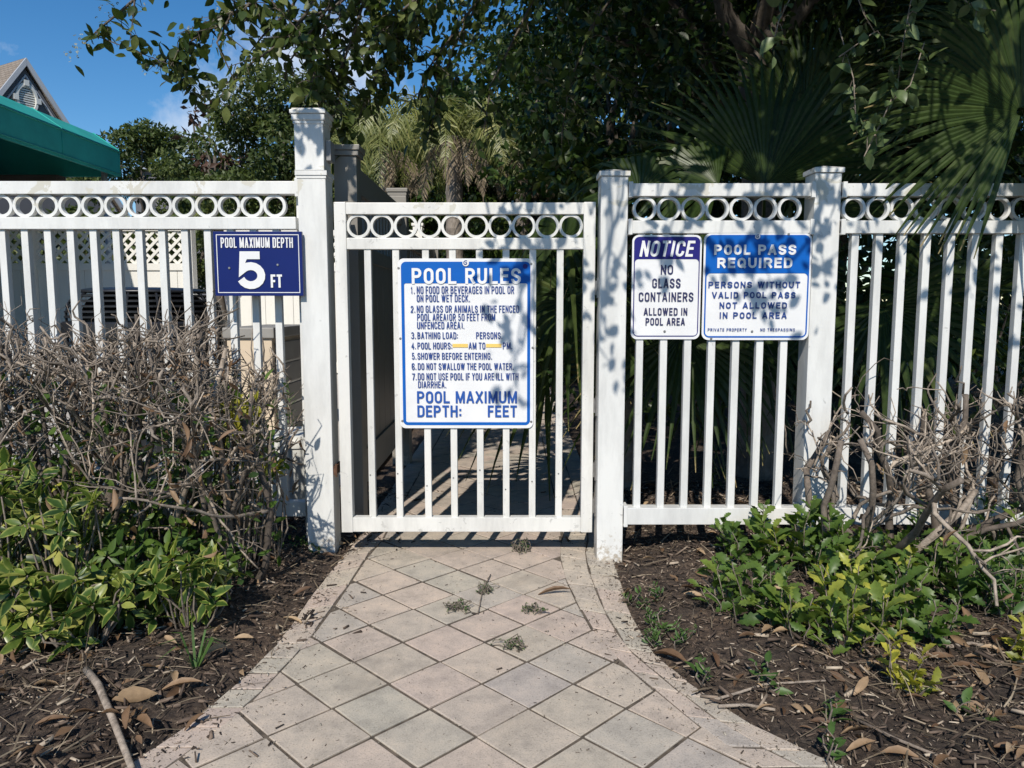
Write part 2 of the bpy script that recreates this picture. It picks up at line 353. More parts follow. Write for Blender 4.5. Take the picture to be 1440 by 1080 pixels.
TL = dict(needle=T_needle(), leaf=T_leaf(), narrow=T_leaf(0.22, 0.25, 0.1, 4), wide=T_leaf(0.62, 0.2, 0.2), lobed=T_lobed(), simple=T_simple(), round=T_round(), curl=T_curl(), chip=T_chip())
def unit(a): return a / np.maximum(np.linalg.norm(a, axis=1, keepdims=True), 1e-9)
def leaves(name, mt, P, D, N, L, W, tpl, parent=None, tint=None, rng=None, loc=None, kind=None, smooth=False):
    P = np.asarray(P, float); k = len(P); D = unit(np.asarray(D, float)); N = np.asarray(N, float)
    S = unit(np.cross(N, D)); N = np.cross(D, S)
    tv, tf, te = TL[tpl]; L = np.broadcast_to(L, (k,))[:, None, None]; W = np.broadcast_to(W, (k,))[:, None, None]
    V = P[:, None, :] + tv[None, :, 0:1] * L * D[:, None, :] + tv[None, :, 1:2] * W * S[:, None, :] + tv[None, :, 2:3] * L * N[:, None, :]
    off = wloc(parent) if parent is not None else Vector(loc or (0, 0, 0))
    V = V.reshape(-1, 3) - np.array(off); nv = len(tv)
    loops = np.concatenate([np.array(f) for f in tf]); sizes = np.array([len(f) for f in tf])
    LI = (loops[None, :] + (np.arange(k) * nv)[:, None]).reshape(-1)
    SZ = np.tile(sizes, k); ST = np.concatenate([[0], np.cumsum(SZ)[:-1]])
    me = bpy.data.meshes.new(name); me.vertices.add(len(V)); me.vertices.foreach_set('co', V.astype(np.float32).ravel())
    me.loops.add(len(LI)); me.loops.foreach_set('vertex_index', LI.astype(np.int32))
    me.polygons.add(len(SZ)); me.polygons.foreach_set('loop_start', ST.astype(np.int32)); me.polygons.foreach_set('loop_total', SZ.astype(np.int32))
    if tint is None: tint = rng.random(k)
    at = me.attributes.new('tint', 'FLOAT', 'FACE'); at.data.foreach_set('value', np.repeat(np.broadcast_to(tint, (k,)), len(tf)).astype(np.float32))
    at = me.attributes.new('edge', 'FLOAT', 'POINT'); at.data.foreach_set('value', np.tile(te, k).astype(np.float32))
    me.materials.append(mt); me.update(calc_edges=True); me.validate()
    if smooth: me.polygons.foreach_set('use_smooth', np.ones(len(me.polygons), dtype=bool))
    o = bpy.data.objects.new(name, me); COL.objects.link(o)
    if parent is not None: o.parent = parent
    elif loc is not None: o.location = loc
    if kind: o['kind'] = kind
    return o
def rdir(rng, k, zb=0.0, zs=1.0):
    d = rng.normal(size=(k, 3)); d[:, 2] = d[:, 2] * zs + zb; return unit(d)

# ------------------------------------------------------------------ stroke lettering
def arc(cx, cy, ru, rv, a0, a1, n=6):
    return [(cx + ru * math.cos(R(a0 + (a1 - a0) * i / n)), cy + rv * math.sin(R(a0 + (a1 - a0) * i / n))) for i in range(n + 1)]
def glyph(ch, a):
    q = min(0.5, 0.5 * a); w = 1.0
    if ch == 'O' or ch == '0' or ch == 'Q':
        p = arc(.5, 1 - q, .5, q, 0, 180) + arc(.5, q, .5, q, 180, 360)
        s = [p + [p[0]]]
        if ch == 'Q': s.append([(.6, .25), (1, -.02)])
        return s
    if ch == 'C': return [arc(.5, 1 - q, .5, q, 0, 180) and [(1, .68)] + arc(.5, 1 - q, .5, q, 0, 180) + arc(.5, q, .5, q, 180, 360) + [(1, .32)]]
    if ch == 'G': return [[(1, .70)] + arc(.5, 1 - q, .5, q, 0, 180) + arc(.5, q, .5, q, 180, 360) + [(1, .46), (.55, .46)]]
    if ch == 'D': return [[(0, 0), (0, 1), (.45, 1)] + arc(.5, 1 - q, .5, q, 90, 0)[1:] + arc(.5, q, .5, q, 0, -90) + [(0, 0)]]
    h = 0.47
    if ch == 'P': return [[(0, 0), (0, 1), (.55, 1)] + arc(.55, .73, .45, .27, 90, -90)[1:] + [(0, .46)]]
    if ch == 'R': return [[(0, 0), (0, 1), (.55, 1)] + arc(.55, .74, .45, .26, 90, -90)[1:] + [(0, .48)], [(.5, .48), (1, 0)]]
    if ch == 'B': return [[(0, 0), (0, 1), (.5, 1)] + arc(.5, .765, .42, .235, 90, -90)[1:] + [(0, .53)], [(.5, .53)] + arc(.52, .265, .48, .265, 90, -90)[1:] + [(0, 0)]]
    if ch == 'S':
        r2 = 0.27
        return [[(1, .72)] + arc(.5, 1 - r2, .5, r2, 0, 180, 8) + [(.06, .62), (.5, .5), (.94, .39)] + arc(.5, r2, .5, r2, 0, -180, 8) + [(0, .28)]]
    if ch == 'U': return [[(0, 1)] + arc(.5, q, .5, q, 180, 360) + [(1, 1)]]
    if ch == 'J': return [[(1, 1)] + arc(.5, q, .5, q, 0, -180) + [(0, .35)]]
    if ch == '5': return [[(.95, 1), (.17, 1), (.09, .50)] + arc(.5, .32, .5, .32, 128, -158, 14)]
    if ch == '6': return [[(.95, .75)] + arc(.5, 1 - q, .5, q, 0, 180) + arc(.5, .29, .5, .29, 180, 360, 10) + arc(.5, .29, .5, .29, 0, 180, 10)]
    if ch == '2': return [arc(.5, .72, .5, .28, 180, -20, 8) + [(0, 0), (1, 0)]]
    if ch == '3': return [arc(.48, .75, .48, .25, 160, -90, 8), [(.35, .52)] + arc(.48, .26, .52, .26, 90, -160, 8)]
    D = {'A': [[(0, 0), (.46, 1)], [(1, 0), (.54, 1)], [(.16, .27), (.84, .27)]], 'E': [[(1, 1), (0, 1), (0, 0), (1, 0)], [(0, .52), (.88, .52)]],
         'F': [[(1, 1), (0, 1), (0, 0)], [(0, .5), (.88, .5)]], 'H': [[(0, 0), (0, 1)], [(1, 0), (1, 1)], [(0, .52), (1, .52)]], 'I': [[(.5, 0), (.5, 1)]],
         'L': [[(0, 1), (0, 0), (1, 0)]], 'M': [[(0, 0), (0, 1)], [(1, 0), (1, 1)], [(.05, 1), (.5, .05)], [(.95, 1), (.5, .05)]],
         'N': [[(0, 0), (0, 1)], [(1, 0), (1, 1)], [(.03, 1), (.97, 0)]], 'T': [[(0, 1), (1, 1)], [(.5, 0), (.5, 1)]],
         'V': [[(0, 1), (.46, 0)], [(1, 1), (.54, 0)]], 'W': [[(0, 1), (.25, 0)], [(.27, 0), (.48, 1)], [(.52, 1), (.73, 0)], [(.75, 0), (1, 1)]],
         'X': [[(0, 0), (1, 1)], [(0, 1), (1, 0)]], 'Y': [[(0, 1), (.5, .45)], [(1, 1), (.5, .45)], [(.5, 0), (.5, .5)]],
         'K': [[(0, 0), (0, 1)], [(0, .35), (.95, 1)], [(.35, .58), (1, 0)]], 'Z': [[(0, 1), (1, 1), (0, 0), (1, 0)]],
         '1': [[(.15, .78), (.55, 1), (.55, 0)]], '4': [[(.7, 0), (.7, 1), (0, .3), (1, .3)]], '7': [[(0, 1), (1, 1), (.35, 0)]],
         '.': [[(.5, 0), (.5, .02)]], ':': [[(.5, .1), (.5, .12)], [(.5, .62), (.5, .64)]],
         '(': [arc(1.0, .5, .9, .6, 130, 230, 6)], ')': [arc(0, .5, .9, .6, -50, 50, 6)]}
    return D.get(ch, [])
GW = {'I': .34, 'M': 1.25, 'W': 1.4, '.': .34, ':': .34, '1': .62, '(': .55, ')': .55, ' ': .42, 'L': .86, 'E': .88, 'F': .84, 'T': .95, 'A': 1.06, 'V': 1.04, 'Y': 1.0, 'J': .8}
_tk = [0]
def ribbon(mb, pts, w, y):
    P = [Vector((p[0], p[1])) for p in pts]
    Q = [P[0]]
    for p in P[1:]:
        if (p - Q[-1]).length > 1e-5: Q.append(p)
    P = Q; n = len(P); closed = n > 3 and (P[0] - P[-1]).length < 1e-4
    if n < 2: return
    Lf = []; Rt = []
    for i in range(n):
        d0 = (P[i] - P[i - 1]) if i > 0 else ((P[0] - P[-2]) if closed else None)
        d1 = (P[i + 1] - P[i]) if i < n - 1 else ((P[1] - P[0]) if closed else None)
        d0 = d0 if d0 is not None else d1; d1 = d1 if d1 is not None else d0
        d0 = d0.normalized(); d1 = d1.normalized()
        n0 = Vector((-d0.y, d0.x)); n1 = Vector((-d1.y, d1.x)); m_ = n0 + n1
        if m_.length < 0.2: m_ = n0
        m_.normalize(); k = w / 2 / max(0.5, m_.dot(n0))
        e = Vector((0, 0))
        Lf.append(P[i] + m_ * k); Rt.append(P[i] - m_ * k)
    V = [(p.x, y - .00003 * i, p.y) for i, p in enumerate(Lf)] + [(p.x, y - .00003 * i, p.y) for i, p in enumerate(Rt)]
    mb.add(V, [(i, i + 1, n + i + 1, n + i) for i in range(n - 1)])
def text(name, s, x0, x1, z0, z1, y, st, m, parent, gap=0.22, slant=0.0, spc=None):
    """lettering between x0..x1 (world), base z0, top z1, on plane y (in front)"""
    mb = MB(); h = z1 - z0; ws = [GW.get(c, 1.0) if c != ' ' or spc is None else spc for c in s]
    gaps = [gap] * (len(s) - 1); tot = sum(ws) + sum(gaps)
    k = (x1 - x0 - st * 0.0) / tot; x = x0; j = 0
    for c, w in zip(s, ws):
        gw = w * k
        if c != ' ':
            iw = max(gw - st, st * 0.02); ih = h - st; a = iw / ih
            for pl in glyph(c, a):
                pts = []
                narrow = c in 'I.:'
                for (u, v) in pl:
                    px_ = x + (gw / 2 if narrow else st / 2 + u * iw); pz = z0 + st / 2 + v * ih
                    pts.append((px_, pz))
                # extend straight open ends by half a stroke so letters reach the cap and base lines
                if len(pts) >= 2:
                    pv = [Vector(p) for p in pts]
                    if (pv[0] - pv[-1]).length > 1e-4:
                        if c != '.' and c != ':':
                            pv[0] = pv[0] + (pv[0] - pv[1]).normalized() * st * (0.48 if c not in 'CGSJ2356()' else 0.0)
                            pv[-1] = pv[-1] + (pv[-1] - pv[-2]).normalized() * st * (0.48 if c not in 'CGSJ2356()' else 0.0)
                        else:
                            mid = (pv[0] + pv[-1]) / 2; pv = [mid - Vector((0, st * .55)), mid + Vector((0, st * .55))]
                    pts = [(p.x + slant * (p.y - z0), p.y) for p in pv]
                _tk[0] = (_tk[0] + 1) % 5
                ribbon(mb, pts, st, y - 0.00025 * _tk[0])
        x += gw + gap * k
    return mb.build(name, m, parent)
def rrect(x0, x1, z0, z1, r, n=6):
    P = []
    for (cx, cz, a0) in ((x1 - r, z1 - r, 0), (x0 + r, z1 - r, 90), (x0 + r, z0 + r, 180), (x1 - r, z0 + r, 270)):
        for i in range(n + 1):
            w = R(a0 + 90 * i / n); P.append((cx + r * math.cos(w), cz + r * math.sin(w)))
    return P
def ring_poly(mb, A, B, y):                              # flat frame between two outlines with equal counts
    n = len(A); mb.add([(p[0], y, p[1]) for p in A] + [(p[0], y, p[1]) for p in B], [(i, (i + 1) % n, n + (i + 1) % n, n + i) for i in range(n)])

# ------------------------------------------------------------------ ground
def lerp_curve(pts, y):
    pts = sorted(pts, key=lambda p: p[1])
    if y <= pts[0][1]:
        a, b = pts[0], pts[1]
    elif y >= pts[-1][1]:
        a, b = pts[-2], pts[-1]
    else:
        for a, b in zip(pts, pts[1:]):
            if a[1] <= y <= b[1]: break
    t = (y - a[1]) / (b[1] - a[1]); return a[0] + t * (b[0] - a[0])
def gp(*a): p = G(*a); return (p.x, p.y)
LIN = [gp(228, 1082), gp(318, 1020), gp(384, 955), gp(438, 895), gp(480, 836), gp(508, 795), gp(520, 775), (-0.50, 0.12), (-0.50, 6.0)]      # inner edge of the diamond field, left
LOUT = [gp(168, 1082), gp(262, 1020), gp(338, 955), gp(398, 895), gp(432, 845), gp(462, 805), gp(486, 778), (-0.60, 0.12), (-0.60, 6.0)]
RIN = [gp(1070, 1078), gp(990, 1030), gp(910, 960), gp(845, 905), gp(812, 850), gp(790, 800), gp(786, 770), (0.20, 0.2), (0.22, 6.0)]
ROUT = [gp(1190, 1078), gp(1085, 1035), gp(990, 975), gp(922, 920), gp(888, 865), gp(870, 810), gp(862, 785), (0.40, 0.2), (0.42, 6.0)]
def hnoise(x, y): return (math.sin(7.1 * x + 3.3 * y) * math.sin(5.7 * y - 2.2 * x) + 0.6 * math.sin(17 * x - 11 * y) * math.sin(14 * y + 9 * x) + 0.35 * math.sin(41 * x + 23 * y) * math.sin(37 * y - 29 * x))
def gz(x, y):
    d = max(lerp_curve(LOUT, y) - x, x - lerp_curve(ROUT, y)) if y < 6 else 0.5
    if d < -0.015: return -0.035
    if y > 0.9 and x < -0.7: return -0.03
    s = min(1, max(0, (d + 0.015) / 0.25))
    return -0.012 + 0.035 * s + hnoise(x, y) * (0.003 + 0.008 * s)
xs = np.concatenate([[-600, -60, -12, -6], np.arange(-3.2, 3.2001, 0.025), [6, 12, 60, 600]])
ys = np.concatenate([[-60, -8, -3.5], np.arange(-2.6, 1.6001, 0.025), np.arange(1.8, 6, 0.3), [12, 60, 250, 900]])
mb = MB(); nx = len(xs)
V = [(x, y, gz(x, y) if abs(x) < 3.3 and -3 < y < 6 else -0.04) for y in ys for x in xs]
mb.add(V, [(j * nx + i, j * nx + i + 1, (j + 1) * nx + i + 1, (j + 1) * nx + i) for j in range(len(ys) - 1) for i in range(nx - 1)])
mb.build('ground', M['soil'], None, True, kind='structure')

# paved walk: sand bed plus bevelled pavers, one mesh
rng = np.random.default_rng(5)
def clip(poly, p, q):                                   # keep left of p->q
    out = []
    def side(a): return (q[0] - p[0]) * (a[1] - p[1]) - (q[1] - p[1]) * (a[0] - p[0])
    for i in range(len(poly)):
        a, b2 = poly[i], poly[(i + 1) % len(poly)]; sa, sb = side(a), side(b2)
        if sa >= 0: out.append(a)
        if sa * sb < 0: t = sa / (sa - sb); out.append((a[0] + t * (b2[0] - a[0]), a[1] + t * (b2[1] - a[1])))
    return out
def area(p): return 0.5 * abs(sum(p[i][0] * p[(i + 1) % len(p)][1] - p[(i + 1) % len(p)][0] * p[i][1] for i in range(len(p))))
walk = MB()
def paver(poly, tint, gap=0.0038, bev=0.0014):
    poly = [(p[0] + rng.normal(0, .0013), p[1] + rng.normal(0, .0013)) for p in poly]; gap = gap * rng.uniform(.7, 1.3)
    if len(poly) < 3 or area(poly) < 0.0012: return
    cx = sum(p[0] for p in poly) / len(poly); cy = sum(p[1] for p in poly) / len(poly)
    def inset(d):
        o = []; n_ = len(poly); sg = 1 if sum(poly[i][0] * poly[(i + 1) % n_][1] - poly[(i + 1) % n_][0] * poly[i][1] for i in range(n_)) > 0 else -1
        for i in range(n_):
            a, b, c_ = Vector(poly[i - 1]), Vector(poly[i]), Vector(poly[(i + 1) % n_]); e0, e1 = (b - a).normalized(), (c_ - b).normalized()
            n0, n1 = Vector((-e0.y, e0.x)) * sg, Vector((-e1.y, e1.x)) * sg; m_ = n0 + n1
            m_ = m_.normalized() if m_.length > .1 else n0; q = b + m_ * (d / max(.35, m_.dot(n0))); o.append((q.x, q.y))
        return o
    zt = rng.normal(0, 0.0006); sx, sy = rng.normal(0, 0.004, 2)
    clean = []
    for p in poly:
        if not clean or math.hypot(p[0] - clean[-1][0], p[1] - clean[-1][1]) > .012: clean.append(p)
    if len(clean) > 1 and math.hypot(clean[0][0] - clean[-1][0], clean[0][1] - clean[-1][1]) < .012: clean.pop()
    poly = clean
    if len(poly) < 3: return
    A = inset(gap); B = inset(gap + bev); n_ = len(poly)
    z = lambda p, dz: zt + dz + sx * (p[0] - cx) + sy * (p[1] - cy)
    walk.add([(p[0], p[1], -0.03) for p in A] + [(p[0], p[1], z(p, -0.0012)) for p in A] + [(p[0], p[1], z(p, 0)) for p in B],
             [(i, (i + 1) % n_, n_ + (i + 1) % n_, n_ + i) for i in range(n_)] + [(n_ + i, n_ + (i + 1) % n_, 2 * n_ + (i + 1) % n_, 2 * n_ + i) for i in range(n_)] + [tuple(range(2 * n_, 3 * n_))], tint)
a0 = G(574.3, 878); DD = 0.2195
for j in range(-14, 60):
    for i in range(-24, 24):
        cx = a0.x + (i + 0.5 * (j % 2)) * DD; cy = a0.y + j * DD / 2 + DD / 2 * 0
        if not (-2.7 < cy < 5.9): continue
        poly = [(cx, cy - DD / 2), (cx + DD / 2, cy), (cx, cy + DD / 2), (cx - DD / 2, cy)]
        e = 0.12
        lp, lq = (lerp_curve(LIN, cy - e), cy - e), (lerp_curve(LIN, cy + e), cy + e)
        rp, rq = (lerp_curve(RIN, cy - e), cy - e), (lerp_curve(RIN, cy + e), cy + e)
        if cx < lerp_curve(LIN, cy) - 0.2 or cx > lerp_curve(RIN, cy) + 0.2: continue
        poly = clip(poly, lq, lp); poly = clip(poly, rp, rq) if poly else poly
        paver(poly, float(rng.random()))
for (A, B, rows) in ((LOUT, LIN, 1), (RIN, ROUT, 2)):
    mid = [Vector(((a[0] + b[0]) / 2, (a[1] + b[1]) / 2)) for a, b in zip(A, B)]
    acc_ = [0.0]
    for p, q in zip(mid, mid[1:]): acc_.append(acc_[-1] + (q - p).length)
    def at(Cv, d):
        d = min(d, acc_[-1] - 1e-4)
        for i in range(len(acc_) - 1):
            if acc_[i + 1] >= d: break
        t = (d - acc_[i]) / (acc_[i + 1] - acc_[i]); return (Cv[i][0] + t * (Cv[i + 1][0] - Cv[i][0]), Cv[i][1] + t * (Cv[i + 1][1] - Cv[i][1]))
    for k in range(rows):
        d = -.05 * k; f0, f1 = k / rows, (k + 1) / rows
        while d < acc_[-1] - .1:
            st = rng.choice([.085, .125]) if rows > 1 else .08; d0, d1 = max(0, d), d + st
            pa0, pb0, pa1, pb1 = at(A, d0), at(B, d0), at(A, d1), at(B, d1); L2 = lambda a, b, f: (a[0] + (b[0] - a[0]) * f, a[1] + (b[1] - a[1]) * f)
            paver([L2(pa0, pb0, f0), L2(pa0, pb0, f1), L2(pa1, pb1, f1), L2(pa1, pb1, f0)], float(rng.random()), 0.0026)
            d += st
walk.build('walkway', M['paver'], None, kind='structure')
sb = MB()
yy = np.arange(-2.7, 5.9, 0.1)
V = []
for y in yy: V += [(lerp_curve(LOUT, y) + 0.004, y, -0.0032), (lerp_curve(ROUT, y) - 0.004, y, -0.0032)]
sb.add(V, [(2 * i, 2 * i + 1, 2 * i + 3, 2 * i + 2) for i in range(len(yy) - 1)])
sb.build('walkway_sand_bed', M['joint'], None, kind='structure')
mb = MB(); mb.add([(-14, 1.0, 0.012), (-0.75, 1.0, 0.012), (-0.75, 14, 0.012), (-14, 14, 0.012)], [(0, 1, 2, 3)])
mb.build('pool_deck', M['concrete'], None, kind='structure')

# ------------------------------------------------------------------ fences and gate
def ring_mesh(cx, y, cz, r, w, t):
    mb = MB(); n_ = 36; V = []
    for (rr, yy) in ((r, y - t), (r, y + t), (r - w, y + t), (r - w, y - t)):
        for k in range(n_):
            a = 2 * math.pi * k / n_; V.append((cx + rr * math.cos(a), yy, cz + rr * math.sin(a)))
    mb.add(V, [(q * n_ + k, q * n_ + (k + 1) % n_, ((q + 1) % 4) * n_ + (k + 1) % n_, ((q + 1) % 4) * n_ + k) for q in range(4) for k in range(n_)])
    return mb
def smooth_by_angle(o, ang=40):
    me = o.data; me.polygons.foreach_set('use_smooth', np.ones(len(me.polygons), dtype=bool))
    bm = bmesh.new(); bm.from_mesh(me)
    for e in bm.edges:
        if len(e.link_faces) == 2 and e.calc_face_angle(0) > R(ang): e.smooth = False
    bm.to_mesh(me); bm.free()
def rings(parent, m, centres, y, z, r, w=0.0105, t=0.011):
    first = None
    for cx in centres:
        if first is None:
            b_ = ring_mesh(cx, y, z, r, w, t); first = b_.build('ring', m, parent); smooth_by_angle(first); c0 = cx
        else: copy_child(first, parent, (cx - c0, 0, 0))
def pickets(parent, m, centres, y, z0, z1, w=0.0125, d=0.0125):
    first = None
    for cx in centres:
        if first is None:
            first = bx('picket', m, parent, cx - w, cx + w, y - d, y + d, z0, z1); c0 = cx
        else: copy_child(first, parent, (cx - c0, 0, 0))
def post(parent, m, cx, cy, hw, z0, z1, cap='flat', name='post'):
    p = bx(name, m, parent, cx - hw, cx + hw, cy - hw, cy + hw, z0, z1, bevel=0.003)
    mb = MB()
    if cap == 'flat':
        k = hw + 0.006; mb.box(cx - k, cx + k, cy - k, cy + k, z1 + .001, z1 + 0.016)
        mb.add([(cx - k, cy - k, z1 + .017), (cx + k, cy - k, z1 + .017), (cx + k, cy + k, z1 + .017), (cx - k, cy + k, z1 + .017), (cx, cy, z1 + 0.03)], [(0, 1, 4), (1, 2, 4), (2, 3, 4), (3, 0, 4), (3, 2, 1, 0)])
        mb.build('post_cap', m, p)
    else:
        for (k, a, b_) in ((hw + .003, -0.040, -0.028), (hw + .007, -0.0275, -0.006), (hw + .012, -0.0055, 0.008), (hw + .006, .0085, 0.014)):
            mb.box(cx - k, cx + k, cy - k, cy + k, z1 + a, z1 + b_)
        mb.build('post_cap', m, p, bevel=0.0025)
    return p
def zat(py, y): return U(720, py, y).z
def xat(px, py, y): return U(px, py, y).x

# --- fence left of the gate
YL = 0.09
fl = thing('picket_fence', 'sunlit white fence with row of rings left of the gate, bare hedge in front', 'fence', (-1.5, YL, 0))
xe = xat(418, 300, YL)
XL = -2.75
bx('rail', M['vinyl'], fl, XL, xe, YL - .022, YL + .022, zat(274, YL), zat(256, YL))
bx('rail', M['vinyl'], fl, XL, xe, YL - .022, YL + .022, zat(323, YL), zat(306, YL))
bx('rail', M['vinyl'], fl, XL, xat(432, 712, YL), YL - .022, YL + .022, zat(724, YL), zat(704, YL))
cs = [xat(1162 / 3 - 31.9 * i, 290, YL) for i in range(22)]
rings(fl, M['vinyl'], [c for c in cs if c > XL + .05], YL, zat(290, YL), 0.0405)
cs = [xat(880 / 3 + 32.0 * i, 330, YL) for i in range(-19, 4)]
pickets(fl, M['vinyl'], [c for c in cs if c > XL + .05], YL, zat(704, YL) - .002, zat(323, YL) + .002)
# bracket and end strip beside the post
bx('bracket', M['vinyl'], fl, xe + .001, xe + .014, YL - .03, YL + .03, zat(278, YL), zat(252, YL))
bx('picket', M['vinyl'], fl, xat(426, 560, YL), xat(438, 560, YL), YL - .012, YL + .012, zat(704, YL), zat(440, YL))
# hinge-side posts: tall one behind, shorter one in front
hw = 0.0485
pA = post(fl, M['vinyl'], xat(445.0, 500, 0.0), 0.045, hw, 0.0 - .03, zat(247, 0), 'flat')
mb = MB(); cx = xat(445.0, 500, 0.0)
for (k, a, b_) in ((hw + .0025, -0.010, 0.004), (hw + .005, 0.0045, 0.010)): mb.box(cx - k, cx + k, .045 - k, .045 + k, zat(247, 0) + a, zat(247, 0) + b_)
mb.build('collar', M['vinyl'], pA, bevel=0.0015)
cxB = xat(434.5, 200, 0.11)
pB = post(fl, M['vinyl'], cxB, 0.16, 0.052, -.03, zat(158, 0.11), 'moulded')
bx('latch_magnet', M['greyplastic'], pB, cxB + .0535, cxB + .072, .13, .19, zat(228, 0.16), zat(200, 0.16))
mb = MB(); mb.box(cx + hw + .001, cx + hw + .010, 0.0, .09, zat(668, 0), zat(656, 0)); mb.tube([(cx + hw + .012, -.004, zat(670, 0)), (cx + hw + .012, -.004, zat(652, 0))], .004, 8)
mb.build('hinge', M['rust'], fl)

# --- gate
YG = 0.0
gt = thing('pool_gate', 'white metal gate with ten rings, standing closed across the paved walk', 'gate', (xat(655, 745, YG), YG, zat(746, YG)))
gl, gr = xat(476.5, 515, YG), xat(834.5, 515, YG)
d = .019
zt, zb = zat(285, YG), zat(746.5, YG)
stw = xat(487, 300, YG) - xat(470.5, 300, YG)
bx('stile', M['gate'], gt, gl, gl + stw, YG - d, YG + d, zb, zt)
bx('stile', M['gate'], gt, gr - stw, gr, YG - d, YG + d, zb, zt)
d2 = d - .0025
bx('rail', M['gate'], gt, gl + stw, gr - stw, YG - d2, YG + d2, zat(302, YG), zt - .0015)
bx('rail', M['gate'], gt, gl + stw, gr - stw, YG - d2, YG + d2, zat(351, YG), zat(335, YG))
bx('rail', M['gate'], gt, gl + stw, gr - stw, YG - d2, YG + d2, zb + .0015, zat(726, YG))
rings(gt, M['gate'], [xat(400 + q / 3, 318, YG) for q in (314, 413.3, 512.6, 611.9, 711.2, 810.5, 909.8, 1009, 1108.4, 1207.7)], YG, zat(318.3, YG), 0.0412, 0.0095, .009)
pickets(gt, M['gate'], [xat(400 + q / 3, 600, YG) for q in (367.5, 483, 605, 715.5, 826, 935.5, 1045.5, 1158)], YG, zat(726, YG) - .002, zat(351, YG) + .002, .0118, .0118)
for py in (395, 560, 650, 700):
    mb = MB(); mb.box(gr + .0015, gr + .014, -.012, .012, zat(py + 20, 0), zat(py, 0)); mb.tube([(gr + .011, -.016, zat(py + 24, 0)), (gr + .011, -.016, zat(py - 4, 0))], .005, 8)
    mb.build('hinge', M['steel'], gt)
for px in (521.7, 560, 601, 638, 675, 711, 748, 785):
    for py in (660 + (px * 7) % 45,):
        sc = MB(); sc.lathe((xat(px, py, YG), YG - .0118, zat(py, YG)), [(.003, .0), (.0028, .0015)], 8, axis='y'); sc.build('screw', M['steel'], gt)

# --- fence right of the gate
YR = -0.045
fr = thing('picket_fence', 'white fence with row of rings right of the gate, dappled with leaf shadow', 'fence', (1.0, YR, 0))
pp = xat(860, 520, YR)
post(fr, M['vinyl'], pp, YR + .03, .0455, -.03, zat(248, YR - .01))
pq = xat(1152, 500, YR)
post(fr, M['vinyl'], pq, YR + .03, .0445, -.03, zat(243, YR - .01))
pr3 = pq + (pq - pp) * 1.72
post(fr, M['vinyl'], pr3, YR + .03, .0445, -.03, zat(243, YR - .01))
for (xa, xb) in ((pp + .0465, pq - .0455), (pq + .0455, pr3 - .0455)):
    bx('rail', M['vinyl'], fr, xa, xb, YR - .02, YR + .024, zat(277, YR), zat(259, YR))
    bx('rail', M['vinyl'], fr, xa, xb, YR - .022, YR + .024, zat(329, YR), zat(311, YR))
    bx('rail', M['vinyl'], fr, xa, xb, YR - .024, YR + .026, zat(735, YR), zat(712, YR))
    for zz in ((279, 257), (331, 309), (738, 709)):
        for xx in (xa, xb - .014) if xa > pp + .1 or True else (): bx('bracket', M['vinyl'], fr, xx, xx + .014, YR - .028, YR + .03, zat(zz[0], YR), zat(zz[1], YR), bevel=.0015)
rings(fr, M['vinyl'], [xat(906 + 33.85 * i, 294, YR) for i in range(7)] + [xat(1199 + 33.9 * i, 294, YR) for i in range(13)], YR, zat(294, YR), 0.0405, .0095, .010)
pickets(fr, M['vinyl'], [xat(898.5 + 33.6 * i, 500, YR) for i in range(7)] + [xat(1193 + 33.1 * i, 500, YR) for i in range(13)], YR, zat(712, YR) - .002, zat(329, YR) + .002, .0122, .0125)

# --- side fence running back from the hinge post
fs = thing('privacy_fence', 'shaded tan board fence with spindle top running back beside the walk', 'fence', (-0.64, 0.9, 0))
XS = -0.632
bx('post', M['tan'], fs, XS - .043, XS + .043, .27, .356, -.02, 1.46, bevel=.003)
bx('post', M['tan'], fs, XS - .05, XS + .05, 1.55, 1.65, -.02, 1.50, bevel=.003)
bx('post', M['tan'], fs, XS - .05, XS + .05, 3.3, 3.4, -.02, 1.40, bevel=.003)
for k, (y, z) in enumerate(((.313, 1.46), (1.6, 1.50), (3.35, 1.40))):
    mb = MB(); mb.box(XS - .052, XS + .052, y - .052, y + .052, z + .001, z + .02); mb.box(XS - .058, XS + .058, y - .058, y + .058, z + .0205, z + .04)
    mb.build('post_cap', M['tan'], fs, bevel=.002)
for (ya, yb, zt_) in ((.371, 1.549, 1.44), (1.651, 3.299, 1.34)):
    bx('rail', M['tan'], fs, XS - .025, XS + .025, ya, yb, zt_ - .10, zt_)
    bx('rail', M['tan'], fs, XS - .025, XS + .025, ya, yb, zt_ - .36, zt_ - .30)
    bx('rail', M['tan'], fs, XS - .025, XS + .025, ya, yb, .16, .30)
    mb = MB(); y = ya + .02
    while y < yb - .05: mb.box(XS - .012, XS + .012, y, y + .035, zt_ - .301, zt_ - .099); y += .085
    mb.build('spindles', M['tan'], fs)
    mb = MB(); y = ya
    while y < yb - .02: mb.box(XS - .014, XS + .014, y + .002, min(y + .148, yb), .299, zt_ - .359); y += .15
    mb.build('board_panel', M['tan'], fs, bevel=.002)

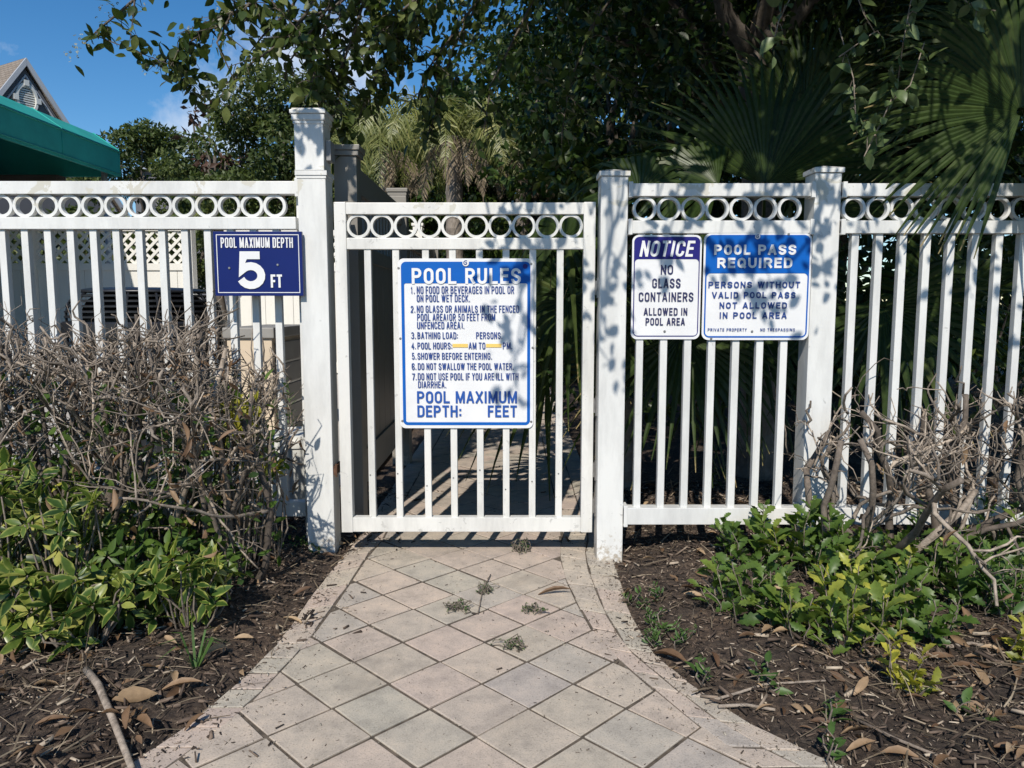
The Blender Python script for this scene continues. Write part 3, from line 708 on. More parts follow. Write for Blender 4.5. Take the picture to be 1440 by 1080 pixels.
# --- white lattice-top fence far behind on the left
YB = 6.1
def lattice_fence(name, label, x0, x1, y, ztop, mat, bays, loc_group=None):
    f = thing(name, label, 'fence', ((x0 + x1) / 2, y, 0))
    w = (x1 - x0) / bays
    for i in range(bays + 1):
        px_ = x0 + i * w
        p = bx('post', mat, f, px_ - .06, px_ + .06, y - .06, y + .06, 0, ztop + .05, bevel=.004)
        mb = MB(); mb.box(px_ - .075, px_ + .075, y - .075, y + .075, ztop + .051, ztop + .085); mb.build('post_cap', mat, p, bevel=.003)
    for i in range(bays):
        a, b_ = x0 + i * w + .061, x0 + (i + 1) * w - .061
        bx('rail', mat, f, a, b_, y - .03, y + .03, ztop - .07, ztop)
        bx('rail', mat, f, a, b_, y - .03, y + .03, ztop - .52, ztop - .44)
        bx('rail', mat, f, a, b_, y - .03, y + .03, .03, .17)
        mb = MB(); x = a
        while x < b_ - .01: mb.box(x + .002, min(x + .178, b_), y - .012, y + .012, .169, ztop - .519); x += .18
        mb.build('board_panel', mat, f, bevel=.003)
        lt = MB(); h0, h1 = ztop - .441, ztop - .069
        for sgn, yo in ((1, -.006), (-1, .006)):
            u = a - (h1 - h0)
            while u < b_:
                A, B = (u, h0), (u + h1 - h0, h1)
                if sgn < 0: A, B = (u, h1), (u + h1 - h0, h0)
                # clip to the bay
                (xa, za), (xb, zb_) = A, B
                if xa < a: t_ = (a - xa) / (xb - xa); xa, za = a, za + t_ * (zb_ - za)
                if xb > b_: t_ = (b_ - xa) / (xb - xa); xb, zb_ = b_, za + t_ * (zb_ - za)
                if xb - xa > .02:
                    q = .022
                    lt.prism([(xa - q * 0, za - q), (xb, zb_ - q), (xb, zb_ + q), (xa, za + q)], y + yo - .005, y + yo + .005)
                u += .125
        lt.build('lattice', mat, f)
    return f
lattice_fence('privacy_fence', 'white board fence with lattice top far behind the black heat pump', -7.4, -3.75, YB, 1.83, M['cream'], 2)
lattice_fence('privacy_fence', 'white board fence with lattice top, behind the navy depth sign', -3.6, -1.2, YB + .9, 1.86, M['cream'], 1)

# ------------------------------------------------------------------ signs
def emblem(x, y, z, r, parent):
    mb = MB(); mb.lathe((x, y, z), [(r, 0), (r, .002), (r * .95, .0025)], 20, axis='y'); o = mb.build('emblem', M['signwhite'], parent)
    s = MB(); pts = [(x + r * .75 * (1 - t * .85) * math.cos(1.0 + t * 7.5), z + r * .75 * (1 - t * .85) * math.sin(1.0 + t * 7.5)) for t in np.linspace(0, 1, 18)]
    ribbon(s, pts, r * .26, y - .0032); s.build('swirl', M['inkblue'], o)
def screws(parent, pts, y):
    for (px, py) in pts:
        mb = MB(); mb.lathe((xat(px, py, y), y, zat(py, y)), [(.0042, 0), (.0042, .0012), (.003, .0022)], 10, axis='y'); mb.build('screw', M['steel'], parent)
def tline(parent, s, px0, px1, py0, py1, y, st, m, **k):
    pyc = (py0 + py1) / 2
    text('lettering', s, xat(px0, pyc, y), xat(px1, pyc, y), zat(py1, y), zat(py0, y), y - .0015, st, m, parent, **k)
# pool rules
YS = YG - .0165
x0, x1, z0, z1 = xat(561, 480, YS), xat(750, 480, YS), zat(602, YS), zat(363.5, YS)
s1 = thing('pool_rules_sign', 'large white sign with blue border listing pool rules, screwed to the gate', 'sign', ((x0 + x1) / 2, YS, z0))
mb = MB(); mb.prism(rrect(x0, x1, z0, z1, .02), YS - .0015, YS + .003); mb.build('panel', M['signwhite'], s1)
fy = YS - .0025
i0, i1 = .011, .0215
mb = MB(); A = rrect(x0 + i0, x1 - i0, z0 + i0, z1 - i0, .017)
hb = zat(398.5, YS)
B = rrect(x0 + i1, x1 - i1, z0 + i1, hb, .006)
ring_poly(mb, A, B, fy); mb.build('blue_border', M['blue'], s1)
emblem(xat(655, 370, YS), fy - .0006, zat(370, YS), .0115, s1)
tline(s1, 'POOL RULES', 579, 732.5, 377, 400.5 - 1, fy, .0098, M['signwhite'], gap=.24, spc=.42)
ink = M['inkblue']; st = .0032
for (tx, a, b_, c, d_) in (('1.', 577.5, 583.5, 403, 413), ('NO FOOD OR BEVERAGES IN POOL OR', 586, 723, 402.5, 413), ('ON POOL WET DECK.', 586, 661, 414.5, 424.5),
    ('2.', 577.5, 584, 430, 439.5), ('NO GLASS OR ANIMALS IN THE FENCED', 586, 730, 429.5, 439.5), ('POOL AREA(OR 50 FEET FROM', 586.5, 696.5, 441, 451), ('UNFENCED AREA).', 586.5, 653, 452.5, 462.5),
    ('3.', 578, 585, 467, 476.5), ('BATHING LOAD:', 587, 644, 467, 476.5), ('PERSONS.', 669.5, 706.5, 467, 476.5),
    ('4.', 578.5, 585, 481.5, 491), ('POOL HOURS:', 587, 636, 481.5, 491), ('AM TO', 659, 682.5, 481.5, 491), ('PM.', 707, 720.5, 481.5, 491),
    ('5.', 579, 585.5, 496, 505.5), ('SHOWER BEFORE ENTERING.', 587, 692, 496, 505.5), ('6.', 579, 585.5, 510.5, 520), ('DO NOT SWALLOW THE POOL WATER.', 587.5, 722.5, 510.5, 520),
    ('7.', 579.5, 586, 525, 534.5), ('DO NOT USE POOL IF YOU ARE ILL WITH', 587.5, 729, 524.5, 534.5), ('DIARRHEA.', 588, 627.5, 536, 545.5)):
    tline(s1, tx, a, b_, c, d_, fy, st, ink, gap=.22, spc=.30)
tline(s1, 'POOL MAXIMUM', 586.5, 727, 550, 567, fy, .0072, M['inkmid'], gap=.2, spc=.4)
tline(s1, 'DEPTH:', 587, 649, 570, 586.5, fy, .0072, M['inkmid'], gap=.2); tline(s1, 'FEET', 686, 727, 570, 586.5, fy, .0072, M['inkmid'], gap=.2)
for (a, b_) in ((636.5, 658), (683.5, 705)):
    mb = MB(); mb.box(xat(a, 486, fy), xat(b_, 486, fy), fy - .0012, fy - .0002, zat(488.5, fy), zat(483.5, fy)); mb.build('tape', M['tape'], s1)
screws(s1, ((560.5, 377), (747, 371), (563, 476), (749, 489), (566, 592), (747, 593)), YS - .0015)
mb = MB(); mb.lathe((xat(738.5, 374.5, YS), fy - .0002, zat(374.5, YS)), [(.0085, 0), (.0085, .0004)], 20, axis='y'); mb.build('plug', M['navydark'], s1)
# depth sign
YD = -.026
x0, x1, z0, z1 = xat(301.5, 370, YD), xat(425.5, 370, YD), zat(416, YD), zat(325.5, YD)
s2 = thing('depth_sign', 'navy rectangular sign reading 5 FT, fixed on the left fence', 'sign', ((x0 + x1) / 2, YD, z0))
bx('panel', M['navy'], s2, x0, x1, YD - .002, YD + .012, z0, z1, bevel=.001)
fy = YD - .003
mb = MB(); ring_poly(mb, rrect(x0 + .010, x1 - .010, z0 + .010, z1 - .010, .001), rrect(x0 + .0125, x1 - .0125, z0 + .0125, z1 - .0125, .0008), fy); mb.build('white_border', M['signwhite'], s2)
tline(s2, 'POOL MAXIMUM DEPTH', 310.5, 412, 334, 348.5, fy, .0042, M['signwhite'], gap=.24, spc=.36)
tline(s2, '5', 332.5, 373, 353.5, 406.5, fy, .0265, M['signwhite']); tline(s2, 'FT', 381, 397, 386, 404.5, fy, .0075, M['signwhite'], gap=.2)
screws(s2, ((322.5, 377), (390.5, 372.5)), fy)
# notice sign
YN = YR - .0165
x0, x1, z0, z1 = xat(888.2, 400, YN), xat(985.5, 400, YN), zat(477, YN), zat(330.5, YN)
s3 = thing('notice_sign', 'white sign with dark navy NOTICE header about glass containers, narrower of the two', 'sign', ((x0 + x1) / 2, YN, z0))
mb = MB(); mb.prism(rrect(x0, x1, z0, z1, .021), YN - .0015, YN + .003); mb.build('panel', M['signwhite'], s3)
fy = YN - .0025
A = rrect(x0 + .006, x1 - .006, z0 + .009, z1 - .006, .018); B = rrect(x0 + .0095, x1 - .0095, z0 + .0125, zat(364.5, YN), .012)
# header corners of the inner outline are square: frame polygon runs to the band
mb = MB(); ring_poly(mb, A, [(p[0], p[1]) for p in B], fy); mb.build('navy_header', M['navydark'], s3)
tline(s3, 'NOTICE', 899, 974, 338.5, 361, fy, .0088, M['signwhite'], gap=.22, slant=.18)
k_ = M['inkdark']
for (tx, a, b_, c, d_, w) in (('NO', 929, 946.5, 372.5, 386, .0050), ('GLASS', 917, 957, 391.5, 405, .0050), ('CONTAINERS', 898, 975, 411, 424, .0046), ('ALLOWED IN', 905, 966.5, 433, 443.5, .0042), ('POOL AREA', 907.5, 963, 447, 457.5, .0042)):
    tline(s3, tx, a, b_, c, d_, fy, w, k_, gap=.24, spc=.4)
screws(s3, ((934.5, 466), (939, 340)), fy)
# pool pass sign
x0, x1, z0, z1 = xat(988, 400, YN), xat(1139, 400, YN), zat(478, YN), zat(328, YN)
s4 = thing('pool_pass_sign', 'square white and bright blue sign reading POOL PASS REQUIRED on the right fence', 'sign', ((x0 + x1) / 2, YN, z0))
mb = MB(); mb.prism(rrect(x0, x1, z0, z1, .023), YN - .0045, YN - .0005); mb.build('panel', M['signwhite'], s4)
fy = YN - .0055
A = rrect(x0 + .0065, x1 - .0065, z0 + .008, z1 - .006, .020); B = rrect(x0 + .0115, x1 - .0115, z0 + .0135, zat(384.5, YN), .013)
mb = MB(); ring_poly(mb, A, B, fy); mb.build('blue_header', M['blue'], s4)
emblem(xat(1064.5, 333, YN), fy - .0006, zat(333, YN), .0085, s4)
tline(s4, 'POOL PASS', 1004, 1119.5, 344, 358.5, fy, .0080, M['signwhite'], gap=.26, spc=.45); tline(s4, 'REQUIRED', 1008.5, 1114, 362.5, 377, fy, .0080, M['signwhite'], gap=.26)
for (tx, a, b_, c, d_, w) in (('PERSONS WITHOUT', 996, 1125, 396, 405, .0044), ('VALID POOL PASS', 1001, 1118.5, 410.5, 419.5, .0044), ('NOT ALLOWED', 1011.5, 1106.5, 425, 434, .0044), ('IN POOL AREA', 1011.5, 1106, 439, 448, .0044), ('PRIVATE PROPERTY', 995, 1050, 461.5, 465.8, .0018), ('NO TRESPASSING', 1069, 1117.5, 461.5, 465.8, .0018)):
    tline(s4, tx, a, b_, c, d_, fy, w, ink, gap=.32, spc=.5)
screws(s4, ((1057.5, 466), (1000, 476), (1109, 329.5)), fy)

# ------------------------------------------------------------------ things behind the left fence
YP = 1.75
pc = (U(207, 430, YP + .45).x, YP + .45); pr = 0.455
hp = thing('heat_pump', 'large black slatted heat pump standing behind the left fence', 'heat pump', (pc[0], pc[1], 0))
ptop = zat(403, YP + .1)
def sq(a, r, k=2.3):            # rounded-square plan
    c, s_ = math.cos(a), math.sin(a); q = (abs(c) ** k + abs(s_) ** k) ** (-1 / k); return (pc[0] + r * q * c, pc[1] + r * q * s_)
def band(mb, prof, n=64):
    V = []
    for (r, z) in prof: V += [(*sq(2 * math.pi * k / n, r), z) for k in range(n)]
    m_ = len(prof); mb.add(V, [(i * n + k, i * n + (k + 1) % n, (i + 1) * n + (k + 1) % n, (i + 1) * n + k) for i in range(m_ - 1) for k in range(n)] + [tuple(range(n - 1, -1, -1)), tuple((m_ - 1) * n + k for k in range(n))])
def hrad(z): q = max(0, (z - (ptop - .17)) / .17); return pr - .17 * (1 - math.sqrt(max(0, 1 - q * q)))
mb = MB(); band(mb, [(pr - .09, .03), (pr - .09, ptop - .16), (pr - .13, ptop - .08), (pr - .2, ptop - .03)]); mb.build('core', M['black'], hp, True)
mb = MB(); band(mb, [(pr, .02), (pr, .10)]); mb.build('base', M['black'], hp)
mb = MB(); band(mb, [(hrad(ptop - .03), ptop - .032), (hrad(ptop - .018), ptop - .016), (pr - .15, ptop - .003), (pr - .22, ptop)]); mb.build('lid', M['black'], hp, True)
mb = MB(); band(mb, [(pr + .004, ptop - .30), (pr + .012, ptop - .29), (pr + .012, ptop - .22), (pr + .002, ptop - .21)]); mb.build('band', M['greyplastic'] if False else M['black'], hp)
for i in range(28):
    z = ptop - .045 - i * .032
    if ptop - .31 < z < ptop - .20 or z < .12: continue
    k = hrad(z) - .006
    mb = MB(); band(mb, [(k - .03, z), (k, z - .004), (k, z - .014), (k - .03, z - .010)], 48); mb.build('slat', M['black'], hp)
for i in range(16):
    x, y = sq(2 * math.pi * (i + .5) / 16, pr - .02); mb = MB(); mb.tube([(x, y, .08), (x, y, ptop - .16)] + [(*sq(2 * math.pi * (i + .5) / 16, hrad(z_) - .02), z_) for z_ in (ptop - .10, ptop - .05, ptop - .03)], .008, 6); mb.build('rib', M['black'], hp)
# beige cabinet
cb = thing('equipment_cabinet', 'low beige equipment cabinet with slatted side greyed to stand for shade behind the left fence', 'cabinet', (U(370, 600, 2.1).x, 2.3, 0))
xa, xb, ya, yb = U(322, 560, 2.1).x, U(385, 560, 2.1).x, 2.1, 2.9
zt = zat(476, 2.1)
bx('body', M['beige'], cb, xa, xb, ya, yb, .0, zt, bevel=.006)
bx('lid', M['greylidshade'], cb, xa - .02, xb + .02, ya - .02, yb + .02, zt + .001, zt + .07, bevel=.008)
for i in range(5):
    z = zt - .03 - i * .145
    bx('side_panel', M['greylidshade'], cb, xb + .001, xb + .02, ya + .05, yb - .03, z - .125, z, bevel=.003)  # grey carries the shade of the beige side facing away from the sun
    if z > .2: bx('trim_strip', M['cream'], cb, xb + .001, xb + .014, ya + .05, yb - .03, z - .142, z - .128, bevel=.001)
# bucket
bc = (U(418, 660, .75).x, .75)
bk = thing('bucket', 'white plastic lidded bucket on the ground behind the left fence post', 'bucket', (*bc, 0))
mb = MB(); mb.lathe((*bc, 0), [(.125, .0), (.13, .005), (.14, .27)], 40); mb.build('body', M['bucket'], bk); smooth_by_angle(bk.children[0])
mb = MB(); mb.lathe((*bc, 0), [(.147, .271), (.149, .30), (.146, .305), (.142, .322), (.128, .326), (.125, .318)], 40); mb.build('lid', M['bucket'], bk); smooth_by_angle(bk.children[1])

# house with grey gable, far behind
YH = 17.0; TH = R(60)
pk = U(33, 82, YH); ux = Vector((math.cos(TH), math.sin(TH), 0)); ny = Vector((-math.sin(TH), math.cos(TH), 0))
def on_gable(px, py):
    d = ray(px, py); o = Vector((0, CAMY, CAMZ)); t = (Vector((pk.x, pk.y, 0)) - o).dot(ny) / d.dot(ny); q = o + d * t
    return (q - Vector((pk.x, pk.y, 0))).dot(ux), q.z
hs = thing('house', 'grey stucco gabled house with shingle roof rising behind the teal awning', 'house', (pk.x, YH, 0))
rx, rz = on_gable(104, 190); sl = (pk.z - rz) / rx; X0 = pk.x
W_ = 4.6; ez = pk.z - sl * W_
mb = MB(); mb.prism([(X0 - W_ + .3, 0), (X0 + W_ - .3, 0), (X0 + W_ - .3, ez + .1), (X0, pk.z - .22), (X0 - W_ + .3, ez + .1)], YH, YH + 9); mb.build('wall', M['stucco'], hs)
for sg in (-1, 1):
    t_ = .12
    mb = MB(); mb.prism([(X0, pk.z), (X0 + sg * W_, ez), (X0 + sg * W_, ez - t_), (X0, pk.z - t_)][::sg], YH - .08, YH + 9.4); mb.build('roof', M['shingle'], hs)
    mb = MB(); mb.prism([(X0 + sg * .002, pk.z - .005), (X0 + sg * W_, ez - .005), (X0 + sg * W_, ez - .19), (X0 + sg * .002, pk.z - .19)][::sg], YH - .14, YH - .082); mb.build('bargeboard', M['trim'], hs)
    mb = MB(); mb.prism([(X0 + sg * .002, pk.z - .40), (X0 + sg * W_, ez - .40), (X0 + sg * W_, ez - .46), (X0 + sg * .002, pk.z - .46)][::sg], YH - .05, YH - .002); mb.build('trim', M['trim'], hs)
vx, vz = on_gable(36, 140)
vt = MB(); n_ = 28; V = []; vx += X0; RX, RZ = .27, .40
for (r, yy) in ((1.0, -.09), (.78, -.09), (.78, -.03), (1.0, -.003)):
    V += [(vx + RX * r * math.cos(2 * math.pi * k / n_), YH + yy, vz + RZ * r * math.sin(2 * math.pi * k / n_)) for k in range(n_)]
vt.add(V, [(q * n_ + k, q * n_ + (k + 1) % n_, (q + 1) * n_ + (k + 1) % n_, (q + 1) * n_ + k) for q in range(3) for k in range(n_)])
for (dx, dz) in ((0, RZ), (0, -RZ), (RX, 0), (-RX, 0)): vt.box(vx + dx - .06, vx + dx + .06, YH - .11, YH - .004, vz + dz - .07, vz + dz + .07)
vo = vt.build('gable_vent', M['bucket'], hs)
mb = MB()
for i in range(-5, 6):
    z = vz + i * .058; hw_ = RX * .78 * math.sqrt(max(0, 1 - (i * .058 / (RZ * .78)) ** 2))
    if hw_ > .02: mb.box(vx - hw_, vx + hw_, YH - .05, YH - .006, z - .017, z + .017)
mb.build('louvres', M['bucket'], vo)
hs.rotation_euler = (0, 0, TH)

# teal awning
xw = -4.78
far = U(168, 212, 0); ya2 = CAMY + (xw / ray(168, 212).x) * ray(168, 212).y
aw = thing('awning', 'teal canvas awning with straight valance reaching in from the left', 'awning', (xw - 1.5, ya2 - 3, 0))
zt2 = U(168, 212, ya2).z; zb2 = U(168, 249, ya2).z
y0 = CAMY - .5
mb = MB(); mb.prism([(xw - 3.2, zt2 + .85), (xw - .30, zt2 + .20), (xw, zt2), (xw, zb2), (xw - .03, zb2), (xw - .03, zt2 - .03), (xw - .30, zt2 + .16), (xw - 3.2, zt2 + .81)], y0, ya2); mb.build('canopy', M['teal'], aw)
mb = MB(); mb.prism([(xw - 3.2, zt2 + .80), (xw - .31, zt2 + .15), (xw - .035, zt2 - .035), (xw - .035, zb2), (xw - 3.2, zb2)], ya2 - .03, ya2 - .002); mb.build('end_panel', M['teal'], aw)
for y in (ya2 - .15, ya2 - 4.2):
    mb = MB(); mb.tube([(xw - .12, y, 0), (xw - .12, y, zb2 + .05)], .035, 10); mb.build('pole', M['trim'], aw, True)
for z_, x_ in ((zb2 + .06, xw - .12), (zb2 + .06, xw - 3.1)):
    mb = MB(); mb.tube([(x_, y0 + .1, z_), (x_, ya2 - .1, z_)], .03, 8); mb.build('rail', M['trim'], aw, True)
mb = MB(); mb.tube([(xw + .004, y0, zb2 + .03), (xw + .004, ya2, zb2 + .03)], .008, 6); mb.tube([(xw + .004, y0, zt2 - .02), (xw + .004, ya2, zt2 - .02)], .010, 6)
for k in range(9):
    y = ya2 - .02 - k * 1.15; mb.tube([(xw - .30, y, zt2 + .205), (xw + .002, y, zt2 + .003), (xw + .003, y, zb2)], .007, 5)
mb.build('seams', M['teal'], aw, True)
# pavilion wall under the awning
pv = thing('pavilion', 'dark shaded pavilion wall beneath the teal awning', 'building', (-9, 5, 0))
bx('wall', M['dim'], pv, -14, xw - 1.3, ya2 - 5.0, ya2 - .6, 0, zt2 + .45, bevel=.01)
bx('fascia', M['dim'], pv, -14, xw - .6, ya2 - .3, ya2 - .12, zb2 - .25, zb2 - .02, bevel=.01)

# ------------------------------------------------------------------ foliage builders
def along(pts, t):
    pts = [Vector(p) for p in pts]; L = [0]
    for a, b in zip(pts, pts[1:]): L.append(L[-1] + (b - a).length)
    s = t * L[-1]
    for i in range(len(pts) - 1):
        if s <= L[i + 1] or i == len(pts) - 2:
            k = (s - L[i]) / max(1e-6, L[i + 1] - L[i]); return pts[i].lerp(pts[i + 1], k), (pts[i + 1] - pts[i]).normalized()
def wob(rng, a, b, n, amp):
    a, b = Vector(a), Vector(b); o = [a]; off = Vector((0, 0, 0))
    for i in range(1, n): off += Vector(rng.normal(0, amp, 3)); o.append(a.lerp(b, i / n) + off * math.sin(math.pi * i / n) ** .5)
    o.append(b); return o
def crown_leaves(name, mt, parent, clumps, per, L, W, rng, tpl='simple', flat=0.6, tintv=None):
    P = []; D = []; N = []; Ls = []; T = []
    for (c, r) in clumps:
        k = max(4, int(per * (r / .4) ** 2 * rng.uniform(.7, 1.3)))
        d = rdir(rng, k); q = d * (r * (0.35 + 0.65 * rng.random((k, 1)) ** .5)) * np.array([1, 1, flat])
        P.append(np.array(c) + q); D.append(d * .6 + rdir(rng, k, -.35)); N.append(rdir(rng, k, 0.9)); Ls.append(L * rng.uniform(.65, 1.25, k))
        T.append(np.clip(rng.normal(.45, .22) + rng.normal(0, .16, k), 0, 1))
    P = np.concatenate(P); Ls = np.concatenate(Ls)
    return leaves(name, mt, P, np.concatenate(D), np.concatenate(N), Ls, Ls * W, tpl, parent, np.concatenate(T), rng)
def tree(name, label, base, h, rad, zb, rng, mt, L, clumps, per, group=None, trunk_r=.16, cat='tree'):
    t = thing(name, label, cat, base, group); bx_, by_, bz_ = base
    mb = MB(); top = (bx_ + rng.normal(0, .1), by_, h * .8); mb.tube(wob(rng, base, top, 7, .05), list(np.linspace(trunk_r, trunk_r * .3, 8)), 9); mb.build('trunk', M['bark'], t, True)
    cl = []
    for i in range(clumps):
        u = rng.random(); z = zb + (h - zb) * u; rr = rad * math.sqrt(max(.05, 1 - (2 * u - .85) ** 2 / 1.4)) * rng.random() ** .4; a = rng.uniform(0, 2 * math.pi)
        cl.append(((bx_ + rr * math.cos(a), by_ + rr * math.sin(a), z), rad * rng.uniform(.16, .34)))
    for i in range(6):
        c = cl[int(rng.integers(len(cl)))][0]; p, _ = along([base, top], rng.uniform(.35, .8)); mb = MB(); mb.tube(wob(rng, p, c, 5, .06), list(np.linspace(trunk_r * .4, .015, 6)), 6); mb.build('limb', M['bark'], t, True)
    crown_leaves('crown', mt, t, cl, per, L, .85, rng)
    return t

# trees behind on the left
rng = np.random.default_rng(21)
def tx(px, y): return U(px, 400, y).x
tree('leafy_tree', 'tall mid green tree rising behind the hinge post', (tx(400, 11.5), 11.5, 0), U(400, 105, 11.5).z, 1.55, 1.6, rng, M['fartree'], .115, 90, 300, 'trees beyond the pool', .18)
tree('leafy_tree', 'green tree filling the gap right of the tall post, behind the overhanging twigs', (tx(500, 12.5), 12.5, 0), U(500, 150, 12.5).z, 1.4, 1.4, rng, M['fartree'], .115, 65, 300, 'trees beyond the pool', .16)
tree('leafy_tree', 'low rounded dark green tree just right of the awning end', (tx(210, 16), 16, 0), U(210, 188, 16).z, 1.5, 1.2, rng, M['fartree'], .13, 60, 300, 'trees beyond the pool', .14)
tree('leafy_tree', 'reddish brown leaved tree beside the tall green tree', (tx(312, 12.8), 12.8, 0), U(312, 128, 12.8).z, .62, 2.6, rng, M['russet'], .19, 24, 90, 'trees beyond the pool', .1)
tree('leafy_tree', 'low bushy green tree between the awning and the tall tree', (tx(300, 13.8), 13.8, 0), U(300, 205, 13.8).z, 1.35, .8, rng, M['fartree'], .12, 60, 270, 'trees beyond the pool', .12)
tree('leafy_tree', 'low tree showing through the rings behind the far lattice fence', (tx(110, 15), 15, 0), 2.9, 1.9, .6, rng, M['fartree'], .2, 60, 130, 'trees beyond the pool', .12)
tree('leafy_tree', 'tree deep behind the gate, seen through its rings', (tx(640, 13), 13, 0), 5.2, 1.9, .3, rng, M['canopy'], .19, 80, 140, 'trees beyond the pool', .14)
tree('leafy_tree', 'tree deep behind the gate, right of the feather palms', (tx(745, 14), 14, 0), 5.8, 2.0, .3, rng, M['canopy'], .19, 80, 140, 'trees beyond the pool', .14)
tree('leafy_tree', 'tree deep behind the side fence posts', (tx(560, 14.5), 14.5, 0), 4.6, 1.9, .3, rng, M['fartree'], .19, 70, 140, 'trees beyond the pool', .14)
fr_ = thing('far_house', 'tiny grey roofed house far off between the trees', 'house', (tx(262, 40), 40, 0))
p_ = U(262, 219, 40); bx('wall', M['stucco'], fr_, p_.x - 3, p_.x + 3, 40, 46, 0, p_.z - .8, bevel=.02)
mb = MB(); mb.prism([(39.6, p_.z - .8), (43, p_.z + .1), (46.4, p_.z - .8)], p_.x - 3.3, p_.x + 3.3, 'x'); mb.build('roof', M['trim'], fr_)

# dark woodland behind the right fence
rng = np.random.default_rng(33)
for i, (x, y, h, r_, lab) in enumerate(((1.3, 6.3, 4.4, 1.5, 'dark shaded tree behind the fence signs'), (3.6, 5.6, 4.6, 1.7, 'dark shaded tree behind the big fan palm leaf'), (5.9, 5.6, 4.6, 1.8, 'dark shaded tree at the far right edge behind the fence'), (0.4, 9.5, 5.2, 1.6, 'dark tree deep behind the gate, right of the palm trunk'), (3.0, 9.5, 6.0, 2.2, 'dark tree deepest behind the post between the two right fence bays'))):
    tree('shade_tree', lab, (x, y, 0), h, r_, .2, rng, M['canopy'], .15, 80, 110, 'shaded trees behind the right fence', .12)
for i, (x, y, lab) in enumerate(((.75, 2.6, 'dark undergrowth bush behind the gate edge'), (1.35, 2.3, 'dark undergrowth bush behind the pool pass sign'), (2.0, 2.1, 'dark undergrowth bush behind the right post'), (2.7, 2.2, 'dark undergrowth bush behind the bare branches'), (3.4, 2.6, 'dark undergrowth bush at the right edge behind pickets'), (.95, 3.9, 'dark undergrowth bush further back beside the walk'))):
    t = thing('bush', lab, 'bush', (x, y, 0), 'dark bushes behind the right fence')
    mb = MB()
    for k in range(5): mb.tube(wob(rng, (x + rng.normal(0, .08), y, -.02), (x + rng.normal(0, .3), y + rng.normal(0, .2), rng.uniform(.6, 1.1)), 5, .02), list(np.linspace(.014, .005, 6)), 5)
    mb.build('stems', M['bark'], t)
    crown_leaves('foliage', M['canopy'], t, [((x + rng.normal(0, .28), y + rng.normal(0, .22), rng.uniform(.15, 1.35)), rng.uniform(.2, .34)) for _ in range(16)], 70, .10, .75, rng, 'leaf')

# the big overhanging tree
rng = np.random.default_rng(8)
big = thing('overhanging_tree', 'big dark leafy tree rooted behind the right fence, branches hanging over gate and walk', 'tree', (1.55, 1.75, 0))
def limb(pts, r0, r1, name='limb', sides=8): mb = MB(); mb.tube(pts, list(np.linspace(r0, r1, len(pts))), sides); return mb.build(name, M['bark'], big, True)
limb(wob(rng, (1.55, 1.75, -.05), (1.35, 1.7, 2.3), 8, .02), .11, .085, 'trunk', 12)
lim = [((1.35, 1.7, 2.25), (.55, 1.6, 3.1)), ((1.35, 1.7, 2.2), (2.6, 1.4, 3.4)), ((1.35, 1.7, 2.3), (1.5, .6, 3.3)), ((1.35, 1.7, 2.3), (.9, 3.2, 3.6)), ((.55, 1.6, 3.1), (-.9, -.2, 3.0)), ((1.5, .6, 3.3), (.6, -1.4, 2.9)), ((1.5, .6, 3.3), (1.7, -1.5, 3.0)), ((1.4, 1.6, 2.3), (1.6, 1.7, 5.5)), ((2.6, 1.4, 3.4), (4.0, .2, 4.2)), ((1.6, 1.7, 5.5), (2.5, .6, 7)), ((1.6, 1.7, 5.5), (.8, .8, 7))]
for a, b in lim: limb(wob(rng, a, b, 8, .05), .06, .022)
for (pa, pb, y) in (((870, 15), (985, 70), 2.6), ((985, 70), (1060, 190), 2.4), ((850, 50), (1010, 150), 3.0), ((1000, 60), (960, 200), 2.8), ((930, -20), (1015, 130), 2.2)):
    limb(wob(rng, U(*pa, y), U(*pb, y + .2), 7, .03), .028, .012)
cl = []
while len(cl) < 520:
    x, y = rng.uniform(-1.1, 7.2), rng.uniform(-1.3, 4.6)
    zf = CAMZ + (y - CAMY) * .392
    zl = max(1.75 - .9 * y, zf * .98 + .12 if y < 1.2 else zf * rng.uniform(.80, 1.0))
    zh = 6.4 + .25 * y
    z = zl + .3 + (zh - zl) * rng.random() ** 1.3
    # keep the sun on the lower fence and the walk: where does the ray through this clump meet the fence?
    zc_ = z + .9 * y; xc = x - .2 * y
    if zc_ < 1.75: continue
    if 420 < 720 + F * x / (y + 2.7) < 730 and z < CAMZ + (y - CAMY) * .5 and rng.random() < .7: continue
    if x < .1 and rng.random() < (.72 if x < -.4 else .5): continue
    r_ = rng.uniform(.28, .48)
    if zc_ - r_ * 1.2 < 1.45: continue
    if (z - r_) < zf + .05 and y < 1.4: continue
    cl.append(((x, y, z), r_))
while len(cl) < 680:                                    # the front of the crown, above the viewer, that shades the palms
    y = rng.uniform(-1.9, -.15); zc_ = rng.uniform(1.80, 4.2); xc = rng.uniform(.15, 4.2); z = zc_ - .9 * y; x = xc + .2 * y; r_ = rng.uniform(.2, .34)
    if z - r_ > CAMZ + (y - CAMY) * .41 and zc_ - r_ > 1.45: cl.append(((x, y, z), r_))
while len(cl) < 850:                                    # low leafy masses further back
    y = rng.uniform(1.6, 5.0); zf = CAMZ + (y - CAMY) * .392; x = rng.uniform(-.35, 3.6) * (y + 2.6) / 5; z = zf * rng.uniform(.74, 1.15)
    if 720 + F * x / (y + 2.7) < 745 and rng.random() < .75: continue
    cl.append(((x, y, z), rng.uniform(.25, .42)))
lo = [c for c in cl if c[0][2] < CAMZ + (c[0][1] - CAMY) * .46 + .3]; hi = [c for c in cl if c not in lo]
crown_leaves('crown', M['canopy'], big, lo, 210, .07, 1.0, rng, 'leaf', .8)
